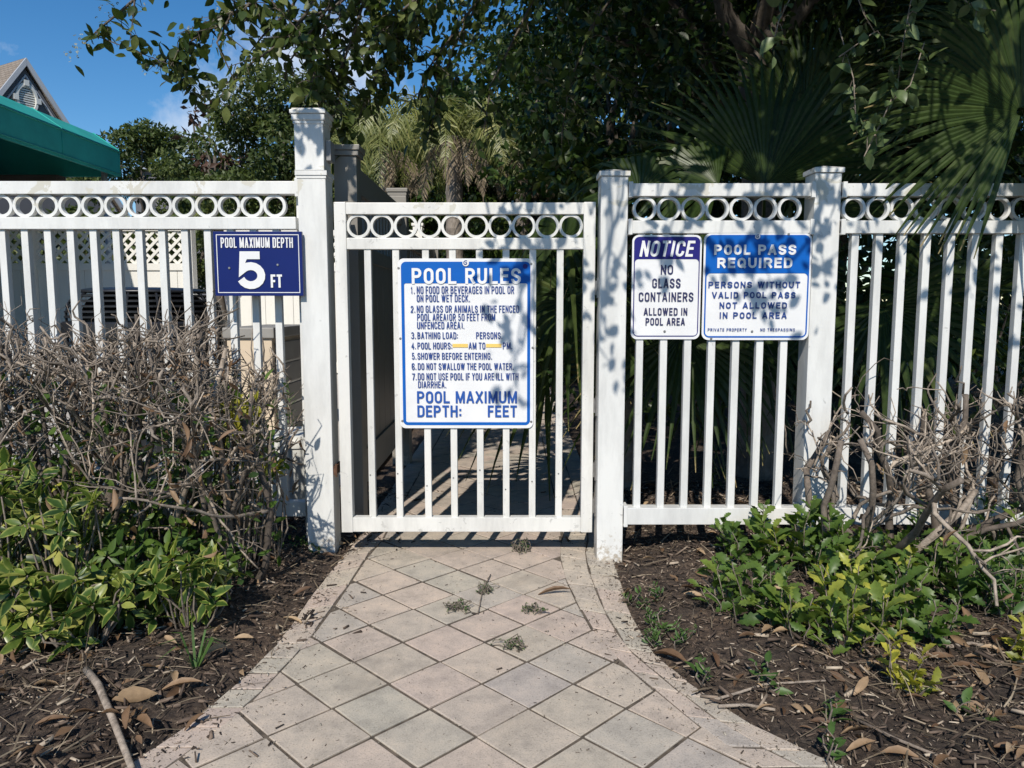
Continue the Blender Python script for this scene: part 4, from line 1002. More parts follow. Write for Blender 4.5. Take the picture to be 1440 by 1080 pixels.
crown_leaves('crown', M['canopy'], big, hi, 105, .13, .6, rng, 'simple', .8)
# leafy hanging branches at the top left, in front of the sky
def leafy(pts, dens, L, rng, out, side=.12, twigs=None):
    ln = sum((Vector(b) - Vector(a)).length for a, b in zip(pts, pts[1:])); k = int(ln * dens)
    for i in range(k):
        t = rng.random() ** .8; p, d = along(pts, t)
        if rng.random() < .65:
            q = p + Vector(rdir(rng, 1, -.5)[0]) * side * rng.uniform(.3, 1)
            if twigs is not None and rng.random() < .35: twigs.tube([p, p.lerp(q, .5) + Vector((0, 0, .01)), q], [.002, .0016, .001], 3)
        else: q = p
        v = (Vector(d) * .5 + Vector(rdir(rng, 1, -.35)[0])).normalized()
        out.append((q, v, rdir(rng, 1, .8)[0], L * rng.uniform(.6, 1.25)))
def put(out, name, mt, parent, tpl, w, rng, tint=None):
    return leaves(name, mt, [o[0] for o in out], [o[1] for o in out], [o[2] for o in out], np.array([o[3] for o in out]), np.array([o[3] for o in out]) * w, tpl, parent, tint, rng)
ol = []; ob = []; tw = MB()
BR = [([(240, -60), (200, -10), (165, 20), (140, 40), (118, 62)], 60, .15, 1),
      ([(440, -70), (360, 0), (300, 35), (250, 72), (222, 92)], 190, .25, 1),
      ([(470, -60), (430, 20), (395, 60), (345, 95), (318, 118)], 190, .2, 0), ([(480, -50), (455, 50), (440, 110), (450, 160)], 200, .3, 0),
      ([(530, -60), (500, 40), (475, 110), (482, 180), (488, 215)], 230, .3, 0), ([(400, -60), (330, 10), (305, 60), (330, 115)], 120, .2, 1),
      ([(620, -60), (565, 40), (530, 100), (505, 165)], 210, .35, 0), ([(720, -60), (650, 30), (600, 100), (590, 140)], 220, .4, 0), ([(560, -60), (470, 10), (420, 30), (400, 25)], 220, .25, 1), ([(640, -50), (560, 20), (520, 60)], 240, .3, 0), ([(780, -60), (730, 40), (690, 120), (680, 190)], 150, .5, 0), ([(900, -60), (830, 40), (800, 120), (790, 190)], 130, .7, 0), ([(700, -40), (640, 60), (610, 150), (600, 200)], 150, .6, 0),
      ([(450, -60), (410, 10), (370, 50), (350, 75)], 200, .3, 0), ([(500, -60), (455, 20), (425, 60), (405, 90), (400, 110)], 200, .25, 0), ([(560, -60), (520, 40), (470, 80), (440, 95)], 240, .4, 0), ([(660, -60), (600, 30), (560, 60), (540, 130)], 240, .5, 0)]
for (pp_, dens, y, buds) in BR:
    pts = [U(px, py, y + rng.normal(0, .04)) for (px, py) in pp_]
    dens = dens * (1.3 if pp_[-1][0] < 230 else .45 if pp_[-1][0] < 420 else .7); limb(pts, .007, .002, 'branch', 5); leafy(pts, dens, .054, rng, ol, .10, tw)
    for _ in range(3):
        p, d = along(pts, rng.uniform(.3, .9)); e = p + Vector((rng.normal(0, .12), rng.normal(0, .08), rng.normal(-.1, .06)))
        tw.tube([p, p.lerp(e, .5), e], [.0025, .002, .0012], 4); leafy([p, p.lerp(e, .5), e], dens * .8, .052, rng, ol, .07, tw)
    if buds:
        p, d = along(pts, 1.0)
        for _ in range(26): ob.append((p + Vector(rng.normal(0, .022, 3)) + Vector(d) * rng.uniform(-.03, .06), rdir(rng, 1)[0], rdir(rng, 1)[0], .011))
        for q in (.55, .75):
            p, d = along(pts, q)
            for _ in range(16): ob.append((p + Vector(rng.normal(0, .022, 3)) + Vector((0, 0, .03)), rdir(rng, 1)[0], rdir(rng, 1)[0], .010))
put(ol, 'foliage', M['myrtle'], big, 'leaf', 1.05, rng, np.clip(rng.normal(.55, .3, len(ol)), 0, 1))
put(ob, 'flower_buds', M['bud'], big, 'round', 1.0, rng)
# boughs above the viewer's head whose leaf shadow falls on gate, posts and signs
ol = []
TG = [((425, 168), 12, .03), ((440, 176), 9, .03), ((418, 180), 5, .025), ((484, 212), 14, .04), ((490, 240), 14, .04), ((484, 260), 10, .04)] + [(c, n_, r_) for (c, n_, r_) in (((720, 292), 12, .06), ((770, 290), 14, .06), ((815, 296), 14, .06), ((700, 345), 9, .05), ((760, 345), 12, .05), ((825, 370), 10, .05), ((735, 375), 12, .05), ((690, 360), 8, .05), ((725, 420), 16, .05), ((715, 455), 10, .045), ((730, 490), 14, .045), ((705, 520), 7, .04), ((728, 560), 8, .035), ((830, 420), 5, .04),
    ((862, 270), 12, .06), ((870, 310), 9, .05), ((855, 400), 7, .04), ((868, 440), 8, .04), ((858, 520), 10, .045), ((852, 480), 5, .04),
    ((905, 268), 9, .06), ((960, 262), 12, .06), ((1010, 275), 14, .06), ((1070, 268), 14, .06), ((1125, 266), 10, .05), ((920, 320), 10, .05), ((990, 322), 12, .06), ((1060, 320), 12, .06), ((1120, 322), 8, .05),
    ((915, 350), 7, .05), ((930, 385), 7, .05), ((960, 345), 5, .05), ((1010, 350), 10, .06), ((1045, 365), 10, .05), ((1090, 350), 12, .06), ((1125, 345), 8, .05), ((1060, 395), 9, .05), ((1085, 415), 9, .05), ((1075, 450), 12, .05), ((1115, 440), 6, .04), ((1020, 400), 4, .05), ((905, 420), 4, .04),
    ((1155, 275), 9, .05), ((1160, 330), 10, .05), ((1150, 385), 6, .03), ((1158, 410), 7, .03), ((1165, 300), 8, .04),
    ((1210, 266), 12, .07), ((1275, 268), 14, .07), ((1340, 268), 16, .08), ((1405, 268), 16, .08), ((1230, 320), 9, .07), ((1300, 320), 14, .07), ((1370, 322), 14, .07), ((1425, 325), 14, .07), ((1310, 370), 8, .07), ((1380, 375), 14, .08), ((1430, 385), 14, .08), ((1390, 430), 8, .07), ((1340, 410), 6, .06), ((1265, 360), 4, .05), ((1430, 450), 8, .07))]
for (c, n_, r_) in TG:
    t0 = U(*c, -.03 if c[0] > 500 else (.27 if c[0] > 450 else .10)); tt = rng.uniform(1.25, 1.9)
    zmin = lambda t: (t0.z - SUNV.z / SUNV.y * t) 
    tt = .45
    while True:
        p = t0 - SUNV / SUNV.y * tt
        if (p.z - r_ * 1.6 - CAMZ) > .452 * (p.y - CAMY): break
        tt += .02
    p = t0 - SUNV / SUNV.y * (tt + rng.uniform(.1, .5))
    e = p + Vector((rng.normal(0, .05), rng.normal(0, .05), .14)); tw.tube([e, p.lerp(e, .5), p], [.004, .003, .0015], 4)
    tw.tube(wob(rng, e, e + Vector((rng.normal(.1, .1), .15, .5)), 4, .02), [.008, .007, .006, .005, .004][::-1], 4)
    for _ in range(int(n_ * (.62 if 680 < c[0] < 840 and c[1] > 360 else .85))):
        q = p + Vector(rng.normal(0, r_, 3)); ol.append((q, rdir(rng, 1, -.3)[0], -np.array(SUNV) + rng.normal(0, .45, 3), .052 * rng.uniform(.7, 1.25)))
put(ol, 'foliage', M['myrtle'], big, 'leaf', 1.1, rng)
tw.build('twigs', M['bark'], big)

# ------------------------------------------------------------------ palms
def fan_leaf(out, hub, nrm, up, Rr, nseg, spread, droop, rng, w=.016, split=.42):
    nrm = Vector(nrm).normalized(); up = Vector(up); up = (up - nrm * up.dot(nrm)).normalized(); sd = up.cross(nrm)
    for i in range(nseg):
        a = R(-spread / 2 + spread * i / (nseg - 1)); L = Rr * (0.78 + .22 * math.cos(a * .55)) * rng.uniform(.92, 1.06)
        d = up * math.cos(a) + sd * math.sin(a); t_ = d.cross(nrm)
        step = R(spread) / (nseg - 1); kink = rng.uniform(.6, 1.6); tint = float(np.clip(rng.normal(.45, .2), 0, 1))
        V = []; E = []
        for r_ in (.03, .25, .5, .68, .84, 1.0):
            c = hub + d * (L * r_) + nrm * (.05 * math.sin(r_ * 2.2)); 
            g = droop * kink * max(0, r_ - split * .7) ** 2 * L; c = c - Vector((0, 0, g)); 
            hw_ = max(.0015, min(L * r_ * step * .54, w * (1 if r_ < split + .1 else max(.04, (1.03 - r_) / (.95 - split) * .9))))
            V += [c - t_ * hw_, c + nrm * hw_ * .55, c + t_ * hw_]; E += [r_ ** 3 * (.55 + .5 * rng.random())] * 3
        Fc = [(k * 3 + j, k * 3 + j + 1, k * 3 + j + 4, k * 3 + j + 3) for k in range(5) for j in range(2)]
        out.add(V, Fc, tint, E)
rng = np.random.default_rng(12)
def fan_palm(label, base, th, leavesl):
    t = thing('fan_palm', label, 'palm', base, 'fan palms behind the right fence')
    top = Vector((base[0], base[1], th)); mb = MB(); mb.lathe(base, [(.11 - .01 * (i % 2) - .003 * i, th * i / 9) for i in range(10)], 14); mb.build('trunk', M['palmtrunk'], t)
    for (hub, nrm, up, Rr, nseg, sp, dr) in leavesl:
        lf = MB(); fan_leaf(lf, Vector(hub), nrm, up, Rr, nseg, sp, dr, rng); o = lf.build('fan_leaf', M['palm'], t)
        mb = MB(); m_ = top.lerp(Vector(hub), .5) + Vector((0, 0, .08)); mb.tube([top, m_, Vector(hub) + Vector(up).normalized() * .02], [.013, .010, .007], 6); mb.build('petiole', M['palm'], o)
    return t
hubR = U(1436, 158, -.10)
fan_palm('fan palm whose broad round leaf hangs over the fence at the right edge', (2.75, 1.0, 0), 1.0, [(hubR, (-.25, -1, .12), (.1, -.1, 1), .56, 84, 335, .30),
    (U(1420, 60, 1.1), (-.3, -.8, .5), (-.2, 0, 1), .75, 40, 260, .5), ((3.3, .7, 1.5), (.2, -1, .3), (.3, 0, 1), .7, 36, 260, .6), ((2.3, 1.3, .9), (-.3, -1, .2), (-.6, 0, .6), .7, 34, 230, .9), ((2.6, .6, .75), (-.1, -1, .4), (.2, -.3, -.4), .55, 30, 230, .9)])
fan_palm('fan palm with upright leaves spreading behind the pool pass sign', (1.25, 1.15, 0), .75, [(U(1075, 262, .62), (-.1, -1, .25), (.12, .1, 1), .72, 34, 150, .25),
    (U(1010, 262, .45), (.05, -.8, .7), (-.8, -.2, .55), .50, 30, 170, .9), (U(900, 280, .4), (.1, -1, .4), (-.5, -.1, .8), .38, 22, 170, 1.3), (U(1160, 300, .8), (.1, -1, .2), (.5, .1, 1), .75, 32, 160, .4),
    (U(960, 470, .55), (.1, -1, .5), (-.2, -.3, -1), .55, 34, 220, .5), (U(1050, 430, .75), (-.1, -1, .5), (.2, -.2, -1), .6, 34, 220, .5), (U(1240, 430, .6), (-.2, -1, .4), (.4, 0, -1), .6, 30, 220, .5), (U(1130, 170, 1.5), (0, -1, .2), (.3, .1, 1), .75, 34, 150, .3)])
fan_palm('small fan palm drooping beside the gate, right of the rules sign', (.52, 1.0, 0), .45, [(U(795, 335, .28), (-.3, -1, .5), (.1, -.2, 1), .30, 18, 300, 2.2), (U(800, 420, .6), (-.3, -1, .3), (-.2, 0, -.5), .45, 26, 260, .8), (U(770, 520, .9), (-.3, -1, .3), (-.3, 0, .3), .5, 26, 280, .9), ((.62, .7, .6), (0, -1, .3), (.2, 0, 1), .5, 26, 250, .9)])
def frond(mb, p0, d, L, rng, ll=.42, dr=.55, tint=None):
    d = Vector(d).normalized(); pts = []; p = Vector(p0); n_ = 16
    for i in range(n_ + 1): pts.append(p.copy()); p = p + d * (L / n_); d = (d + Vector((0, 0, -dr / n_ * (1 + 2.2 * i / n_)))).normalized()
    mb.tube(pts, list(np.linspace(.016, .004, n_ + 1)), 4, .6)
    sd = Vector((d.y, -d.x, 0)); sd = sd.normalized() if sd.length > .1 else Vector((1, 0, 0))
    for i in range(2, n_ * 4):
        q, dd = along(pts, i / (n_ * 4)); k = math.sin(math.pi * min(1, .15 + i / (n_ * 4) * .9)); t_ = float(np.clip(rng.normal(.5, .2), 0, 1)) if tint is None else tint
        for sg in (-1, 1):
            v = (sd * sg * rng.uniform(.5, 1) + dd * .6 + Vector((0, 0, rng.uniform(-.5, .25)))).normalized(); l_ = ll * k * rng.uniform(.75, 1.1); w = .014
            m1 = q + v * l_ * .5 + Vector((0, 0, -.04 * l_)); e = q + v * l_ * .85 + Vector((0, 0, -.45 * l_)); u = dd * w
            u = u * .8; mb.add([q - u * .5, q + u * .5, m1 + u, m1 - u, e], [(0, 1, 2, 3), (3, 2, 4)], t_)
rng = np.random.default_rng(40)
for (px, y, zt_, nf, lab, tr) in ((640, 7.6, 3.15, 11, 'feather palm with grey ringed trunk and dead fronds behind the gate', .14), (545, 9.0, 3.3, 10, 'yellowish feather palm rising behind the side fence', .13), (735, 8.6, 3.2, 10, 'feather palm half hidden behind the right end of the gate', .13)):
    bx_ = tx(px, y); t = thing('feather_palm', lab, 'palm', (bx_, y, 0), 'feather palms beyond the gate')
    mb = MB(); mb.lathe((bx_, y, 0), [(tr - .012 * (i % 2) - .001 * i, zt_ * i / 26) for i in range(27)], 16); mb.build('trunk', M['palmtrunk'], t)
    for i in range(nf):
        a = 2 * math.pi * i / nf + rng.uniform(-.2, .2); mb = MB(); frond(mb, (bx_, y, zt_), (math.cos(a), math.sin(a), rng.uniform(.5, 1.5)), rng.uniform(1.6, 2.4), rng, .5, 2.1); mb.build('frond', M['queen'], t)
    for i in range(4):
        a = rng.uniform(0, 6.3); mb = MB(); frond(mb, (bx_ + .1 * math.cos(a), y + .1 * math.sin(a), zt_ - .05), (math.cos(a), math.sin(a), .0), rng.uniform(.8, 1.2), rng, .2, 3.4); mb.build('dead_frond', M['straw'], t)

# climbing vine on the palms behind the right fence
rng = np.random.default_rng(3)
vn = thing('climbing_vine', 'pale leaved vine hanging in front of the palm leaves, above the right post', 'vine', tuple(U(1250, 240, .2)))
ol = []; mb = MB()
for pts in ([(1285, -20), (1270, 60), (1262, 120), (1240, 170), (1215, 220)], [(1200, -20), (1215, 20), (1230, 45), (1180, 80)], [(1110, 0), (1095, 30), (1085, 70)], [(1330, -20), (1370, 10), (1400, 15)], [(1300, 60), (1280, 120), (1245, 150)], [(1180, 40), (1200, 110), (1205, 190)]):
    q = [U(px, py, -.12 + rng.normal(0, .03)) for px, py in pts]; mb.tube(q, .0022, 4); leafy(q, 50, .056, rng, ol, .05, mb)
mb.build('stem', M['twig'], vn); put(ol, 'foliage', M['vine'], vn, 'wide', 1.0, rng)

# ------------------------------------------------------------------ hedges in front of the fence
XMIN = [None]; XMAX = [None]; UPB = [.15]
def ztop(x, z): return z + .05 * math.sin(11 * x + 1) + .04 * math.sin(29 * x) + .02 * math.sin(71 * x) - (max(0, x + 1.0) * .55 if x < -.5 else 0)
def grow(mb, rng, p, d, L, r, lev, zmax, tips, wobble=.28, up=.10, kids=(5, 4, 3), tint=None, floor=.05, ymin=-9):
    p = Vector(p); d = Vector(d).normalized(); n_ = max(3, int(L / .035)); pts = [p.copy()]; rs = [r]
    for i in range(n_):
        d = (d + Vector(rng.normal(0, wobble, 3)) + Vector((0, 0, up))).normalized(); q = p + d * (L / n_)
        if q.z > ztop(q.x, zmax) + rng.normal(0, .02) or q.z < floor: break
        if XMAX[0] is not None and q.x > XMAX[0] + rng.normal(0, .02): break
        if XMIN[0] is not None and q.x < XMIN[0] + rng.normal(0, .02): break
        if q.y < ymin or q.y > YL - .05: d.y *= -.4
        p = q; pts.append(p.copy()); rs.append(r * (1 - .42 * (i + 1) / n_))
    if len(pts) < 2: return
    mb.tube(pts, rs, 7 if r > .008 else (5 if r > .004 else 4), float(rng.random()) if tint is None else tint); tips.append((pts[-1], d.copy()))
    if lev >= len(kids): return
    for k in range(kids[lev]):
        t = rng.uniform(.3, 1); q, dd = along(pts, t); s = (dd * .7 + Vector(rdir(rng, 1, UPB[0])[0])).normalized()
        grow(mb, rng, q, s, L * rng.uniform(.4, .62), max(.0013, r * rng.uniform(.45, .62)), lev + 1, zmax, tips, wobble, up, kids, tint, floor, ymin)
rng = np.random.default_rng(77)
def bare_shrub(label, base, nst, zmax, spread, L, r, kids, extra, ex_box, dead, group, wobble=.2, ymin=-.75, green=0):
    t = thing('bare_shrub', label, 'shrub', base, group); tips = []; tw_ = MB()
    for i in range(nst):
        a = rng.uniform(0, 2 * math.pi); p = Vector(base) + Vector((rng.normal(0, .09), rng.normal(0, .05), -.02)); p.z = -.02
        d = (math.cos(a) * spread, math.sin(a) * spread * .45, 1)
        mb = MB(); n_ = 9; pts = [p.copy()]; dd = Vector(d).normalized(); rs = [r * rng.uniform(.75, 1.2)]; q = p.copy(); r0 = rs[0]
        for k in range(n_):
            dd = (dd + Vector(rng.normal(0, wobble, 3)) * .6 + Vector((0, 0, .08))).normalized(); q = q + dd * (L / n_)
            if q.y > YL - .06: dd.y = -abs(dd.y); q.y = YL - .06
            if XMAX[0] is not None and q.x > XMAX[0]: dd.x = -abs(dd.x); continue
            if XMIN[0] is not None and q.x < XMIN[0]: dd.x = abs(dd.x); continue
            if q.z > ztop(q.x, zmax): break
            pts.append(q.copy()); rs.append(r0 * (1 - .45 * (k + 1) / n_))
        if len(pts) > 2: mb.tube(pts, rs, 8, float(rng.random() * .7)); mb.build('stem', M['twigold'], t, True)
        for k in range(kids[0]):
            u, du = along(pts, rng.uniform(.25, 1)); s = (du * .6 + Vector(rdir(rng, 1, .1)[0])).normalized()
            grow(tw_, rng, u, s, L * rng.uniform(.35, .55), r0 * .5, 1, zmax, tips, wobble, .06, kids, None, .06, ymin)
    for i in range(12 if dead > 50 else 5):               # a few longer stray branches above the clipped top
        p, d0 = tips[int(rng.integers(len(tips)))]
        if p.z < zmax - .3: continue
        e = Vector(p) + Vector((rng.normal(0, .05), rng.normal(0, .04), rng.uniform(.08, .2)))
        if e.z > zmax + .13 or e.y > YL - .04 or (XMAX[0] is not None and e.x > XMAX[0]): continue
        tw_.tube(wob(rng, p, e, 5, .01), [.0042, .004, .0036, .003, .0026, .002], 6, float(rng.random()))
    high = [q_ for q_ in tips if q_[0].z > zmax - .30] or tips
    for i in range(extra):                                # short cut stubs springing from the branch ends
        p, d0 = high[int(rng.integers(len(high)))]; p = Vector(p); d = (d0 * .6 + Vector(rdir(rng, 1, .75)[0])).normalized()
        l_ = rng.uniform(.04, .17); rr = float(rng.choice([.0013, .0018, .0026, .0038, .0052], p=[.25, .3, .25, .13, .07])); e = p + d * l_
        if e.z > ztop(p.x, zmax) + rng.normal(.03, .045) or e.y > YL - .03 or (XMAX[0] is not None and e.x > XMAX[0]): continue
        tw_.tube(wob(rng, p, e, 4, .009), [rr, rr * .95, rr * .85, rr * .75, rr * .6], 6 if rr > .003 else 4, float(rng.random()))
    tw_.build('twigs', M['twig'], t, True)
    if green:
        P = np.array([(base[0] + rng.normal(0, .17), rng.uniform(-.55, .02), .05 + .62 * rng.random() ** 1.3) for _ in range(green)])
        if XMAX[0] is not None: P = P[P[:, 0] < XMAX[0]]
        L_ = rng.uniform(.025, .05, len(P)); leaves('foliage', M['lobed'], P, rdir(rng, len(P), .1), rdir(rng, len(P), .8), L_, L_ * .9, 'leaf', t, rng.random(len(P)) * .6, rng)
    if dead:
        P = [Vector(tips[int(rng.integers(len(tips)))][0]) - Vector((0, 0, abs(rng.normal(0, .16)))) + Vector(rng.normal(0, .02, 3)) for _ in range(dead)]
        P = [p for p in P if p.y < YL - .06 and p.z > .05 and (XMAX[0] is None or p.x < XMAX[0])]
        L_ = rng.uniform(.025, .06, len(P)); leaves('dead_leaves', M['deadleaf'], P, rdir(rng, len(P), -.9), rdir(rng, len(P)), L_, L_ * .6, 'curl', t, rng.random(len(P)) * .75, rng)
    return t, tips
XMAX[0] = -.74; UPB[0] = .45
hedge = []
HG = 'bare clipped shrubs left of the walk'
for (label, x, y, ex, dead) in (('bare clipped shrub of grey twigs at the far left edge, under the first pickets', -1.72, -.30, (-2.0, -1.5), 90),
        ('bare twiggy shrub in front of the black heat pump, thick with grey stubs', -1.36, -.34, (-1.62, -1.1), 110), ('bare shrub with hanging dead leaves nearest the hinge post', -1.0, -.24, (-1.2, -.80), 240)):
    hedge.append(bare_shrub(label, (x, y, 0), 11, .80, .36, .96, .0105, (4, 4, 2), 330, (ex[0], ex[1], -.55, .03), dead, HG, .17, -.75, 420)[0])
XMAX[0] = None; XMIN[0] = .98; UPB[0] = .4
GG = 'bare gnarled shrubs right of the walk'
gs = bare_shrub('gnarled grey bare shrub in front of the right fence, nearest the middle post', (1.22, -.24, 0), 7, .60, .85, .74, .0135, (3, 3, 3), 130, (1.0, 1.45, -.5, -.12), 25, GG, .34)
bare_shrub('gnarled grey bare shrub at the far right edge', (1.62, -.28, 0), 8, .62, .8, .74, .0135, (3, 3, 3), 150, (1.4, 1.95, -.55, -.12), 25, GG, .34)
# the two long bare stems that lean out of the left hedge
mb = MB(); mb.tube([G(222, 800), U(250, 720, -.30), U(285, 610, -.30), U(300, 560, -.28), U(318, 490, -.26)], [.0115, .011, .010, .009, .006], 9, .9); tag(mb.build('stem', M['twig'], hedge[2], True), 'long bare stem leaning right')
mb = MB(); mb.tube([G(172, 800), U(158, 720, -.32), U(150, 640, -.33), U(146, 560, -.32), U(152, 500, -.3)], [.0115, .011, .0105, .010, .008], 9, .5); tag(mb.build('stem', M['twigold'], hedge[1], True), 'upright brown stem')

def whorl_plant(label, base, whorls, hmin, hmax, sprd, L, rng, mt, yel=.2, group='variegated shrubs left of the walk', cat='shrub', top=None):
    whorls = int(whorls * 1.5); L *= .80
    t = thing('variegated_shrub', label, cat, base, group); st_ = MB(); P = []; D = []; N = []; Ls = []; T = []
    for i in range(whorls):
        a = rng.uniform(0, 6.28); rr = sprd * rng.random() ** .6; h = rng.uniform(hmin, hmax); c = Vector((base[0] + rr * math.cos(a), base[1] + rr * math.sin(a), base[2] + h))
        st_.tube(wob(rng, (base[0] + rr * .3 * math.cos(a), base[1] + rr * .3 * math.sin(a), base[2] - .01), c, 4, .012), [.004, .0035, .003, .0025, .002], 5, .3)
        ax = Vector(rdir(rng, 1, 1.1)[0]); ax = (ax + Vector((0, -.35, 0))).normalized(); u = ax.orthogonal().normalized(); v = ax.cross(u); k = int(rng.integers(6, 9)); tt = float(np.clip(rng.normal(.45, .3), 0, 1)); ph = rng.uniform(0, 6)
        for j in range(k):
            w = ph + 2 * math.pi * j / k; d = u * math.cos(w) + v * math.sin(w) + ax * rng.uniform(-.3, .6) + Vector(rng.normal(0, .22, 3)); P.append(c + d * .006); D.append(d); N.append(ax + Vector(rng.normal(0, .3, 3))); Ls.append(L * rng.uniform(.5, 1.25)); T.append(np.clip(tt + rng.normal(0, .14), 0, 1))
    st_.build('stems', M['twig'], t, True); Ls = np.array(Ls); leaves('foliage', mt, P, D, N, Ls, Ls * .8, 'leaf', t, np.array(T), rng, smooth=False)
    return t
rng = np.random.default_rng(91)
for (px, py, k, h0, h1, sp, L, lab, mt) in [q for q in ((15, 885, 22, .26, .46, .13, .068, 'tall pale variegated shrub rising in front of the twigs at the left edge', 'varieg'), (105, 885, 18, .22, .40, .12, .064, 'pale variegated shrub in front of the upright brown stem', 'varieg'), (355, 800, 14, .2, .5, .09, .05, 'slender green shrub between the hedge and the hinge post', 'lobed'), (-10, 850, 22, .15, .36, .15, .07, 'yellowish variegated shrub cut by the left edge of the picture', 'varieg'), (90, 790, 20, .14, .36, .15, .065, 'pale variegated shrub inside the left hedge, behind the tall one', 'varieg'), (210, 935, 16, .03, .13, .11, .06, 'low green shrub at the very front of the left bed', 'lobed'), (60, 950, 14, .03, .14, .12, .06, 'low variegated shrub at the front of the left bed', 'varieg'), (300, 830, 14, .05, .2, .1, .055, 'green shrub under the leaning stem', 'lobed'), (170, 800, 16, .18, .45, .16, .055, 'green shrub growing through the twigs in the middle of the left hedge', 'lobed'), (270, 790, 16, .2, .5, .14, .05, 'small leaved green growth inside the left hedge by the leaning stem', 'lobed')) if 'front of the left' not in q[7]]:
    whorl_plant(lab, tuple(G(px, py)), k, h0, h1, sp, L, rng, M[mt])
rng = np.random.default_rng(90)
for (px, py, k, h0, h1, sp, L, lab, mt) in ((30, 905, 26, .06, .24, .15, .075, 'variegated shrub in the lower left corner, leaning out of frame', 'varieg'), (120, 915, 24, .05, .20, .13, .07, 'variegated shrub second from the left edge on the mulch', 'varieg'), (185, 880, 22, .06, .24, .13, .07, 'plain green shrub at the foot of the upright brown stem', 'lobed'), (265, 890, 24, .06, .21, .11, .07, 'variegated shrub nearest the walk with cream tipped leaves', 'varieg'),
        (40, 815, 26, .16, .38, .17, .075, 'tall variegated shrub at the left edge under the bare twigs', 'varieg'), (120, 840, 20, .06, .26, .14, .07, 'green shrub low under the middle of the left hedge', 'lobed'), (235, 815, 16, .10, .36, .12, .06, 'green shrub growing up inside the left hedge', 'lobed'), (330, 800, 14, .06, .30, .12, .05, 'small leaved green shrub beside the left fence bottom rail', 'lobed')):
    whorl_plant(lab, tuple(G(px, py)), k, h0, h1, sp, L, rng, M[mt])
c = U(335, 588, -.22); whorl_plant('bright yellow green shoot bunched on top of the hedge beside the hinge post', (c.x, c.y, 0), 12, c.z - .06, c.z + .05, .055, .065, rng, M['yellow'], group=None)
c = U(385, 655, -.12); whorl_plant('small yellow leaved shoot in front of the white bucket', (c.x, c.y, 0), 4, c.z - .03, c.z + .02, .035, .05, rng, M['yellow'], group=None)

def lobed_plant(label, base, nst, h, sprd, L, rng, mt, group, name='green_shrub', tpl='lobed', w=1.0, cat='plant', tint=(.45, .22), up=1.0):
    t = thing(name, label, cat, base, group); st_ = MB(); P = []; D = []; N = []; Ls = []; T = []
    for i in range(nst):
        a = rng.uniform(0, 6.28); rr = sprd * rng.random() ** .5; hh = h * rng.uniform(.45, 1.25) * (1 - .35 * (rr / sprd) ** 2); e = Vector((base[0] + rr * math.cos(a), base[1] + rr * math.sin(a), base[2] + hh)); s_ = Vector((base[0] + rr * .45 * math.cos(a), base[1] + rr * .45 * math.sin(a), base[2] - .01))
        pts = wob(rng, s_, e, 5, .008); st_.tube(pts, list(np.linspace(.0028, .0012, 6)), 4, .3); n_ = max(5, int((e - s_).length / .021)); tb = rng.normal(*tint) + .06
        for j in range(n_):
            f = .2 + .8 * (j + 1) / n_; p, dd = along(pts, f); az = j * 2.4 + rng.uniform(-.4, .4); d = Vector((math.cos(az), math.sin(az), rng.uniform(-.1, .95) if name == 'green_shrub' else rng.uniform(-.15, .5))) + dd * (.2 + .5 * f)
            P.append(p); D.append(d); N.append(Vector((0, -.2, 1)) + Vector(rng.normal(0, .35, 3))); Ls.append(L * rng.uniform(.4, 1.25) * (1 - .35 * max(0, f - .8) / .2)); T.append(np.clip(tb + .25 * (f - .7) + rng.normal(0, .08), 0, 1))
    st_.build('stems', M['twig'], t, True); Ls = np.array(Ls); Ls *= 1.12; leaves('foliage', mt, P, D, N, Ls, Ls * w * (.72 if tpl == 'lobed' else .9), tpl, t, np.array(T), rng)
    return t
rng = np.random.default_rng(101)
GP = 'leafy green plants right of the walk'
for (px, py, ns, h, sp, L, lab, tint) in ((1040, 875, 16, .17, .13, .058, 'lobed leaved green plant nearest the walk', .38), (1055, 800, 16, .19, .14, .06, 'lobed leaved green plant behind the one nearest the walk', .40), (1120, 905, 16, .18, .13, .06, 'lobed leaved green plant at the front of the right bed', .50), (1135, 820, 20, .24, .15, .062, 'tallest green plant, in front of the middle fence post', .45), (1190, 920, 18, .21, .13, .06, 'yellow tinged lobed plant in the middle of the right bed', .72), (1215, 845, 18, .24, .15, .062, 'green plant right of the middle fence post', .45),
        (1285, 900, 16, .20, .14, .06, 'green plant under the leaning grey branch', .42), (1300, 830, 16, .24, .15, .06, 'green plant behind the leaning grey branch', .36), (1370, 870, 14, .20, .14, .058, 'green plant near the right edge of the bed', .40), (1420, 830, 14, .22, .14, .058, 'green plant at the right edge against the bare shrub', .36), (1150, 770, 12, .20, .13, .055, 'green plant against the fence bottom rail', .42)):
    lobed_plant(lab, tuple(G(px, py)), ns, h, sp, L, rng, M['lobed'], GP, tint=(tint, .15))
for (px, py, ns, h, sp, L, lab) in ((1400, 800, 16, .26, .14, .045, 'small leaved dull green plant under the far right bare shrub'), (1345, 840, 14, .2, .12, .042, 'small leaved dull green plant beside the leaning grey branch'), (1435, 880, 14, .2, .12, .045, 'small leaved dull green plant cut by the right edge')):
    lobed_plant(lab, tuple(G(px, py)), ns, h, sp, L, rng, M['weed'], GP, 'green_shrub', 'leaf', .8)
for (px, py, ns, h, sp, L, lab) in ((1265, 985, 7, .13, .06, .05, 'small bright yellow green plant low in the right bed'), (1425, 940, 5, .13, .05, .05, 'bright yellow plant at the right edge of the bed')):
    lobed_plant(lab, tuple(G(px, py)), ns, h, sp, L, rng, M['yellow'], None)
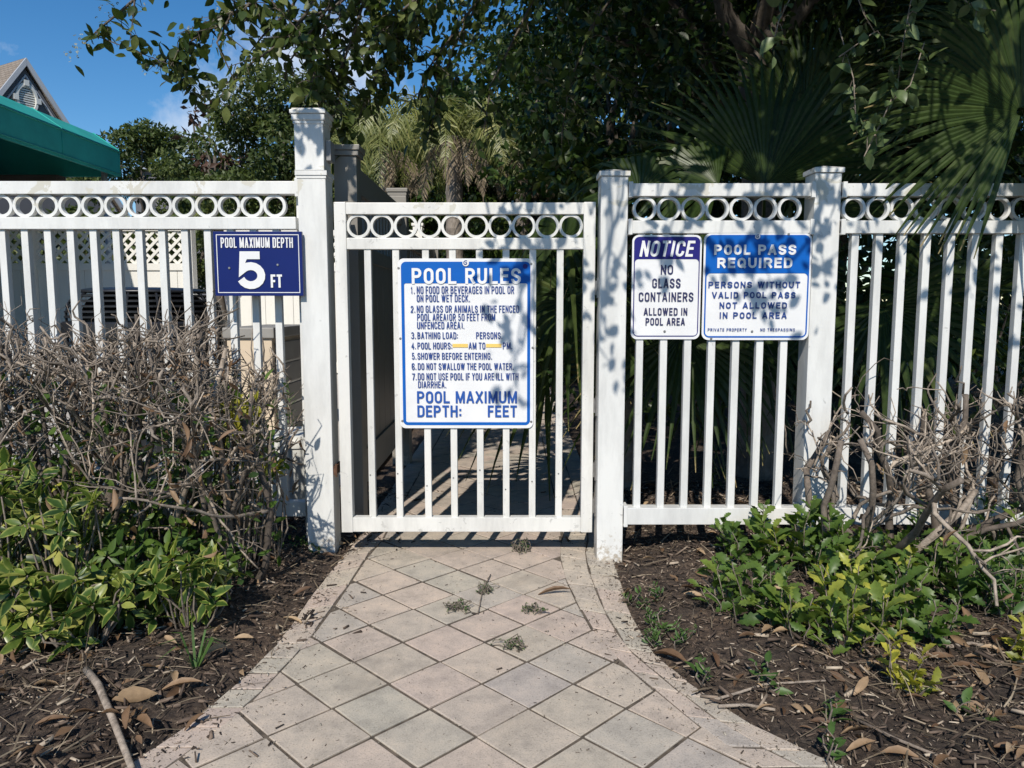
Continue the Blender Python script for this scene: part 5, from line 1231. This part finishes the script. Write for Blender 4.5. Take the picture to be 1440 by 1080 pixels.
for (px, py, lab) in ((1165, 1025, 'single heart leaved seedling low in the front of the right bed'), (1355, 1020, 'heart leaved seedling among dead leaves, lower right'), (1175, 1078, 'tiny seedling at the bottom edge of the picture'), (1075, 970, 'seedling between plants and twigs'), (990, 965, 'seedling nearest the paved edge')):
    lobed_plant(lab, tuple(G(px, py)), 3, .08, .03, .035, rng, M['weed'], 'seedlings in the right bed', 'seedling', 'wide', .75)
for (px, py, lab) in ((905, 845, 'round leaved creeper on the mulch beside the gate post'), (925, 885, 'round leaved creeper halfway along the paved edge'), (945, 905, 'round leaved creeper furthest from the gate'), (430, 775, 'round leaved creeper at the foot of the hinge post'), (385, 770, 'round leaved creeper under the left bottom rail'), (1005, 690, 'young weed standing behind the pickets under the notice sign'), (350, 720, 'weed behind the left pickets')):
    lobed_plant(lab, tuple(G(px, py)), 8, .045 if py > 760 else .14, .07, .022 if px > 500 else .032, rng, M['weed'], 'round leaved weeds', 'creeper', 'round', .9)
for (px, py, lab) in ((683, 832, 'tuft of weed in the paver joint, furthest left of the three'), (750, 860, 'flat tuft of weed in the joint, below the brown leaf'), (722, 910, 'grey green tuft of weed in the joint nearest the viewer'), (645, 857, 'tiny tuft of weed in the joint, leftmost'), (733, 776, 'dry thin weed in the joint under the gate')):
    lobed_plant(lab, tuple(G(px, py)), 24, .014 if py > 800 else .05, .032, .0085, rng, M['weed'], 'weeds in the paver joints', 'weed', 'round', .9)
g_ = thing('grass_tuft', 'tuft of thin green grass blades at the left bed edge', 'grass', tuple(G(275, 945)))
mb = MB(); b0 = G(275, 945)
for i in range(9):
    a = rng.uniform(0, 6.28); e = b0 + Vector((.09 * math.cos(a), .09 * math.sin(a), rng.uniform(.03, .10))); m1 = b0.lerp(e, .5) + Vector((0, 0, .05)); u = Vector((-math.sin(a), math.cos(a), 0)) * .003
    mb.add([b0 - u, b0 + u, m1 + u, m1 - u, e], [(0, 1, 2, 3), (3, 2, 4)], .6)
mb.build('blades', M['weed'], g_)
# wall climber behind the left post, weeds by the cabinet
for (px, y, h, lab) in ((410, 1.5, .5, 'green weed growing beside the beige cabinet'), (365, 1.3, .42, 'green weed in front of the beige cabinet')):
    lobed_plant(lab, (U(px, 600, y).x, y, .0), 10, h, .12, .05, rng, M['weed'], 'weeds by the cabinet', 'weed', 'leaf', .5)
vw = thing('climbing_vine', 'thin vine climbing the white board fence behind the beige cabinet', 'vine', tuple(U(380, 520, YB + .8)))
ol = []; mb = MB()
for pts in ([(335, 470 + 70), (350, 520), (345, 495)], [(385, 545), (395, 530), (412, 510), (420, 490)], [(330, 530), (370, 535), (420, 540)]):
    q = [U(px, py, YB + .82) for px, py in pts]; mb.tube(q, .006, 4); leafy(q, 40, .09, rng, ol, .1, mb)
mb.build('stem', M['twig'], vw); put(ol, 'foliage', M['weed'], vw, 'leaf', .6, rng)

# ------------------------------------------------------------------ mulch, litter, grit, twigs
rng = np.random.default_rng(57)
def scatter(k, cond, xr=(-2.6, 2.6), yr=(-2.0, 1.2)):
    o = []
    while len(o) < k:
        x, y = rng.uniform(*xr), rng.uniform(*yr)
        if cond(x, y): o.append((x, y))
    return np.array(o)
def bed(x, y):
    if y > .9 and x < -.7: return False
    k = .018 if rng.random() < .75 else .07
    return x < lerp_curve(LOUT, y) + abs(rng.normal(0, k * 1.5)) * (1 + .8 * math.sin(9 * y)) or x > lerp_curve(ROUT, y) - abs(rng.normal(0, k)) * (1 + .8 * math.sin(8 * y + 1))
def bed_(x, y): return (x < lerp_curve(LOUT, y) or x > lerp_curve(ROUT, y)) and not (y > .9 and x < -.7)
q = scatter(42000, bed, (-2.3, 2.3), (-1.9, 1.0)); k = len(q); L_ = rng.gamma(1.8, .0055, k) + .004
P = np.c_[q, [gz(x, y) + abs(rng.normal(0, .005)) + .002 if bed_(x, y) else .0015 for x, y in q]]
leaves('mulch', M['mulch'], P, rdir(rng, k, 0, .35), rdir(rng, k, 1.3), L_, L_ * rng.uniform(.4, 1.3, k), 'chip', None, rng.random(k) ** 1.2, rng, kind='stuff')
q = scatter(800, lambda x, y: bed(x, y) and (rng.random() < .25 or (x > .5 and y < -.7) or (x < -.7 and y < -.75 and rng.random() < .5))); k = len(q); L_ = rng.uniform(.025, .07, k)
P = np.c_[q, [gz(x, y) + .008 + abs(rng.normal(0, .006)) for x, y in q]]
leaves('leaf_litter', M['deadleaf'], P, rdir(rng, k, 0, .25), rdir(rng, k, 1.6), L_, L_ * .7, 'curl', None, rng.random(k), rng, kind='stuff')
q = scatter(4200, bed); k = len(q); L_ = rng.uniform(.025, .10, k); P = np.c_[q, [gz(x, y) + .010 for x, y in q]]
leaves('dry_needles', M['straw'], P, rdir(rng, k, 0.05, .25), rdir(rng, k, 1.6), L_, rng.uniform(.0012, .004, k), 'needle', None, rng.random(k), rng, kind='stuff')
def heap(x, y): return bed_(x, y) and ((x > .55 + .5 * rng.random() and y < -.62) or (x < -.75 and y < -.72 and rng.random() < .6))
for tpl_, k0, w_ in (('leaf', 420, .75), ('curl', 260, .55), ('simple', 300, .7)):
    q = scatter(k0, heap); k = len(q); L_ = rng.gamma(3, .011, k) + .008; P = np.c_[q, [gz(x, y) + .004 + abs(rng.normal(0, .006)) for x, y in q]]
    leaves('leaf_litter', M['deadleaf'], P, rdir(rng, k, 0, .3), rdir(rng, k, 1.3), L_, L_ * rng.uniform(.5, 1.2, k) * w_, tpl_, None, rng.random(k) ** 1.3, rng, kind='stuff')
q = scatter(2600, heap); k = len(q); L_ = rng.uniform(.03, .13, k); P = np.c_[q, [gz(x, y) + .008 + abs(rng.normal(0, .006)) for x, y in q]]
leaves('dry_needles', M['straw'], P, rdir(rng, k, 0.05, .25), rdir(rng, k, 1.4), L_, rng.uniform(.0012, .0035, k), 'needle', None, rng.random(k), rng, kind='stuff')
def onw(x, y):
    l_, r_ = lerp_curve(LOUT, y), lerp_curve(ROUT, y)
    if not l_ < x < r_: return False
    d = min(x - l_, r_ - x); return rng.random() < math.exp(-d / (.07 if x < (l_ + r_) / 2 else .10)) + .03
q = scatter(9500, onw, (-1.6, 1.4), (-1.7, .6)); k = len(q); L_ = rng.gamma(1.3, .0017, k) + .0013; P = np.c_[q, np.full(k, .001)]
leaves('grit', M['sand'], P, rdir(rng, k, 0, .1), rdir(rng, k, 2), L_, L_ * rng.uniform(.5, 1.6, k), 'chip', None, rng.random(k), rng, kind='stuff')
for (px, py, a, L_, t_, lab) in ((757, 838, .1, .105, .35, 'long brown leaf lying on the pavers below the gate'), (75, 1015, .6, .09, .7, 'large tan leaf on the mulch left of the fallen stick'), (190, 1018, -.7, .09, .5, 'brown curled leaf right of the fallen stick'), (228, 978, .2, .09, .6, 'brown leaf at the lower left bed, above the curled one'), (260, 1030, 1.2, .06, .4, 'small brown leaf at the left paved edge'), (1392, 985, 1.6, .085, .75, 'tan upturned leaf at the right edge of the bed'), (1215, 955, .8, .07, .8, 'tan curled leaf under the yellow green plant'), (920, 920, -.9, .11, .25, 'dark brown leaf against the right paved edge'), (1410, 1030, 2.4, .11, .6, 'broad brown leaf in the lower right corner'), (1365, 905, 1.5, .08, .5, 'upright brown leaf under the right shrub'), (1190, 1065, .3, .07, .7, 'pale leaf at the bottom edge of the right bed')):
    g0 = G(px, py); z = .012 if bed_(g0.x, g0.y) else .003
    o = leaves('fallen_leaf', M['deadleaf'], [(g0.x, g0.y, z + (.012 if 'upright' in lab or 'upturned' in lab else 0))], [(math.cos(a), math.sin(a), .9 if 'upright' in lab else .1)], [(0, -.3, 1)], np.array([L_]), np.array([L_ * (.38 if px == 757 else .62)]), 'curl', None, np.array([t_]), rng, (g0.x, g0.y, z), smooth=True)
    tag(o, lab, 'leaf', 'fallen brown leaves')
for (pts, r_, lab, m_) in (([(123, 962), (140, 990), (162, 1030), (186, 1090)], .009, 'thick fallen stick lying on the mulch at the lower left', 'twig'), ([(992, 992), (1040, 978), (1075, 968), (1160, 972)], .0035, 'thin dry twig lying across the right bed, upper of two', 'twig'), ([(1010, 998), (1050, 996), (1090, 1003)], .004, 'short pale twig lying on the right bed, lower of two', 'twig'), ([(1200, 1020), (1260, 1050), (1330, 1082)], .0035, 'long thin twig across the lower right litter', 'twigold'), ([(672, 865), (678, 835), (690, 810)], .0018, 'thin dark twig lying on the pavers beside the weed tuft', 'twigold'), ([(1330, 930), (1365, 925), (1400, 935)], .005, 'pale branch end lying under the right shrub', 'twig')):
    b_ = [G(*p) for p in pts]; b_ = [Vector((p.x, p.y, max(.0, gz(p.x, p.y)) + r_ + .004)) for p in b_]; mb = MB(); mb.tube(b_, [r_, r_ * .95, r_ * .85, r_ * .7][:len(b_)], 7, .7); tag(mb.build('stick', M[m_], None, True, b_[0]), lab, 'twig')
# the long branch that leans out of the right shrub
mb = MB(); mb.tube([G(1262, 815) + Vector((0, 0, .03)), U(1300, 765, -.42), U(1350, 720, -.36), U(1372, 690, -.32)], [.011, .011, .0105, .009], 8, .7); tag(mb.build('stem', M['twig'], gs[0], True), 'thick grey branch slanting up to the right')
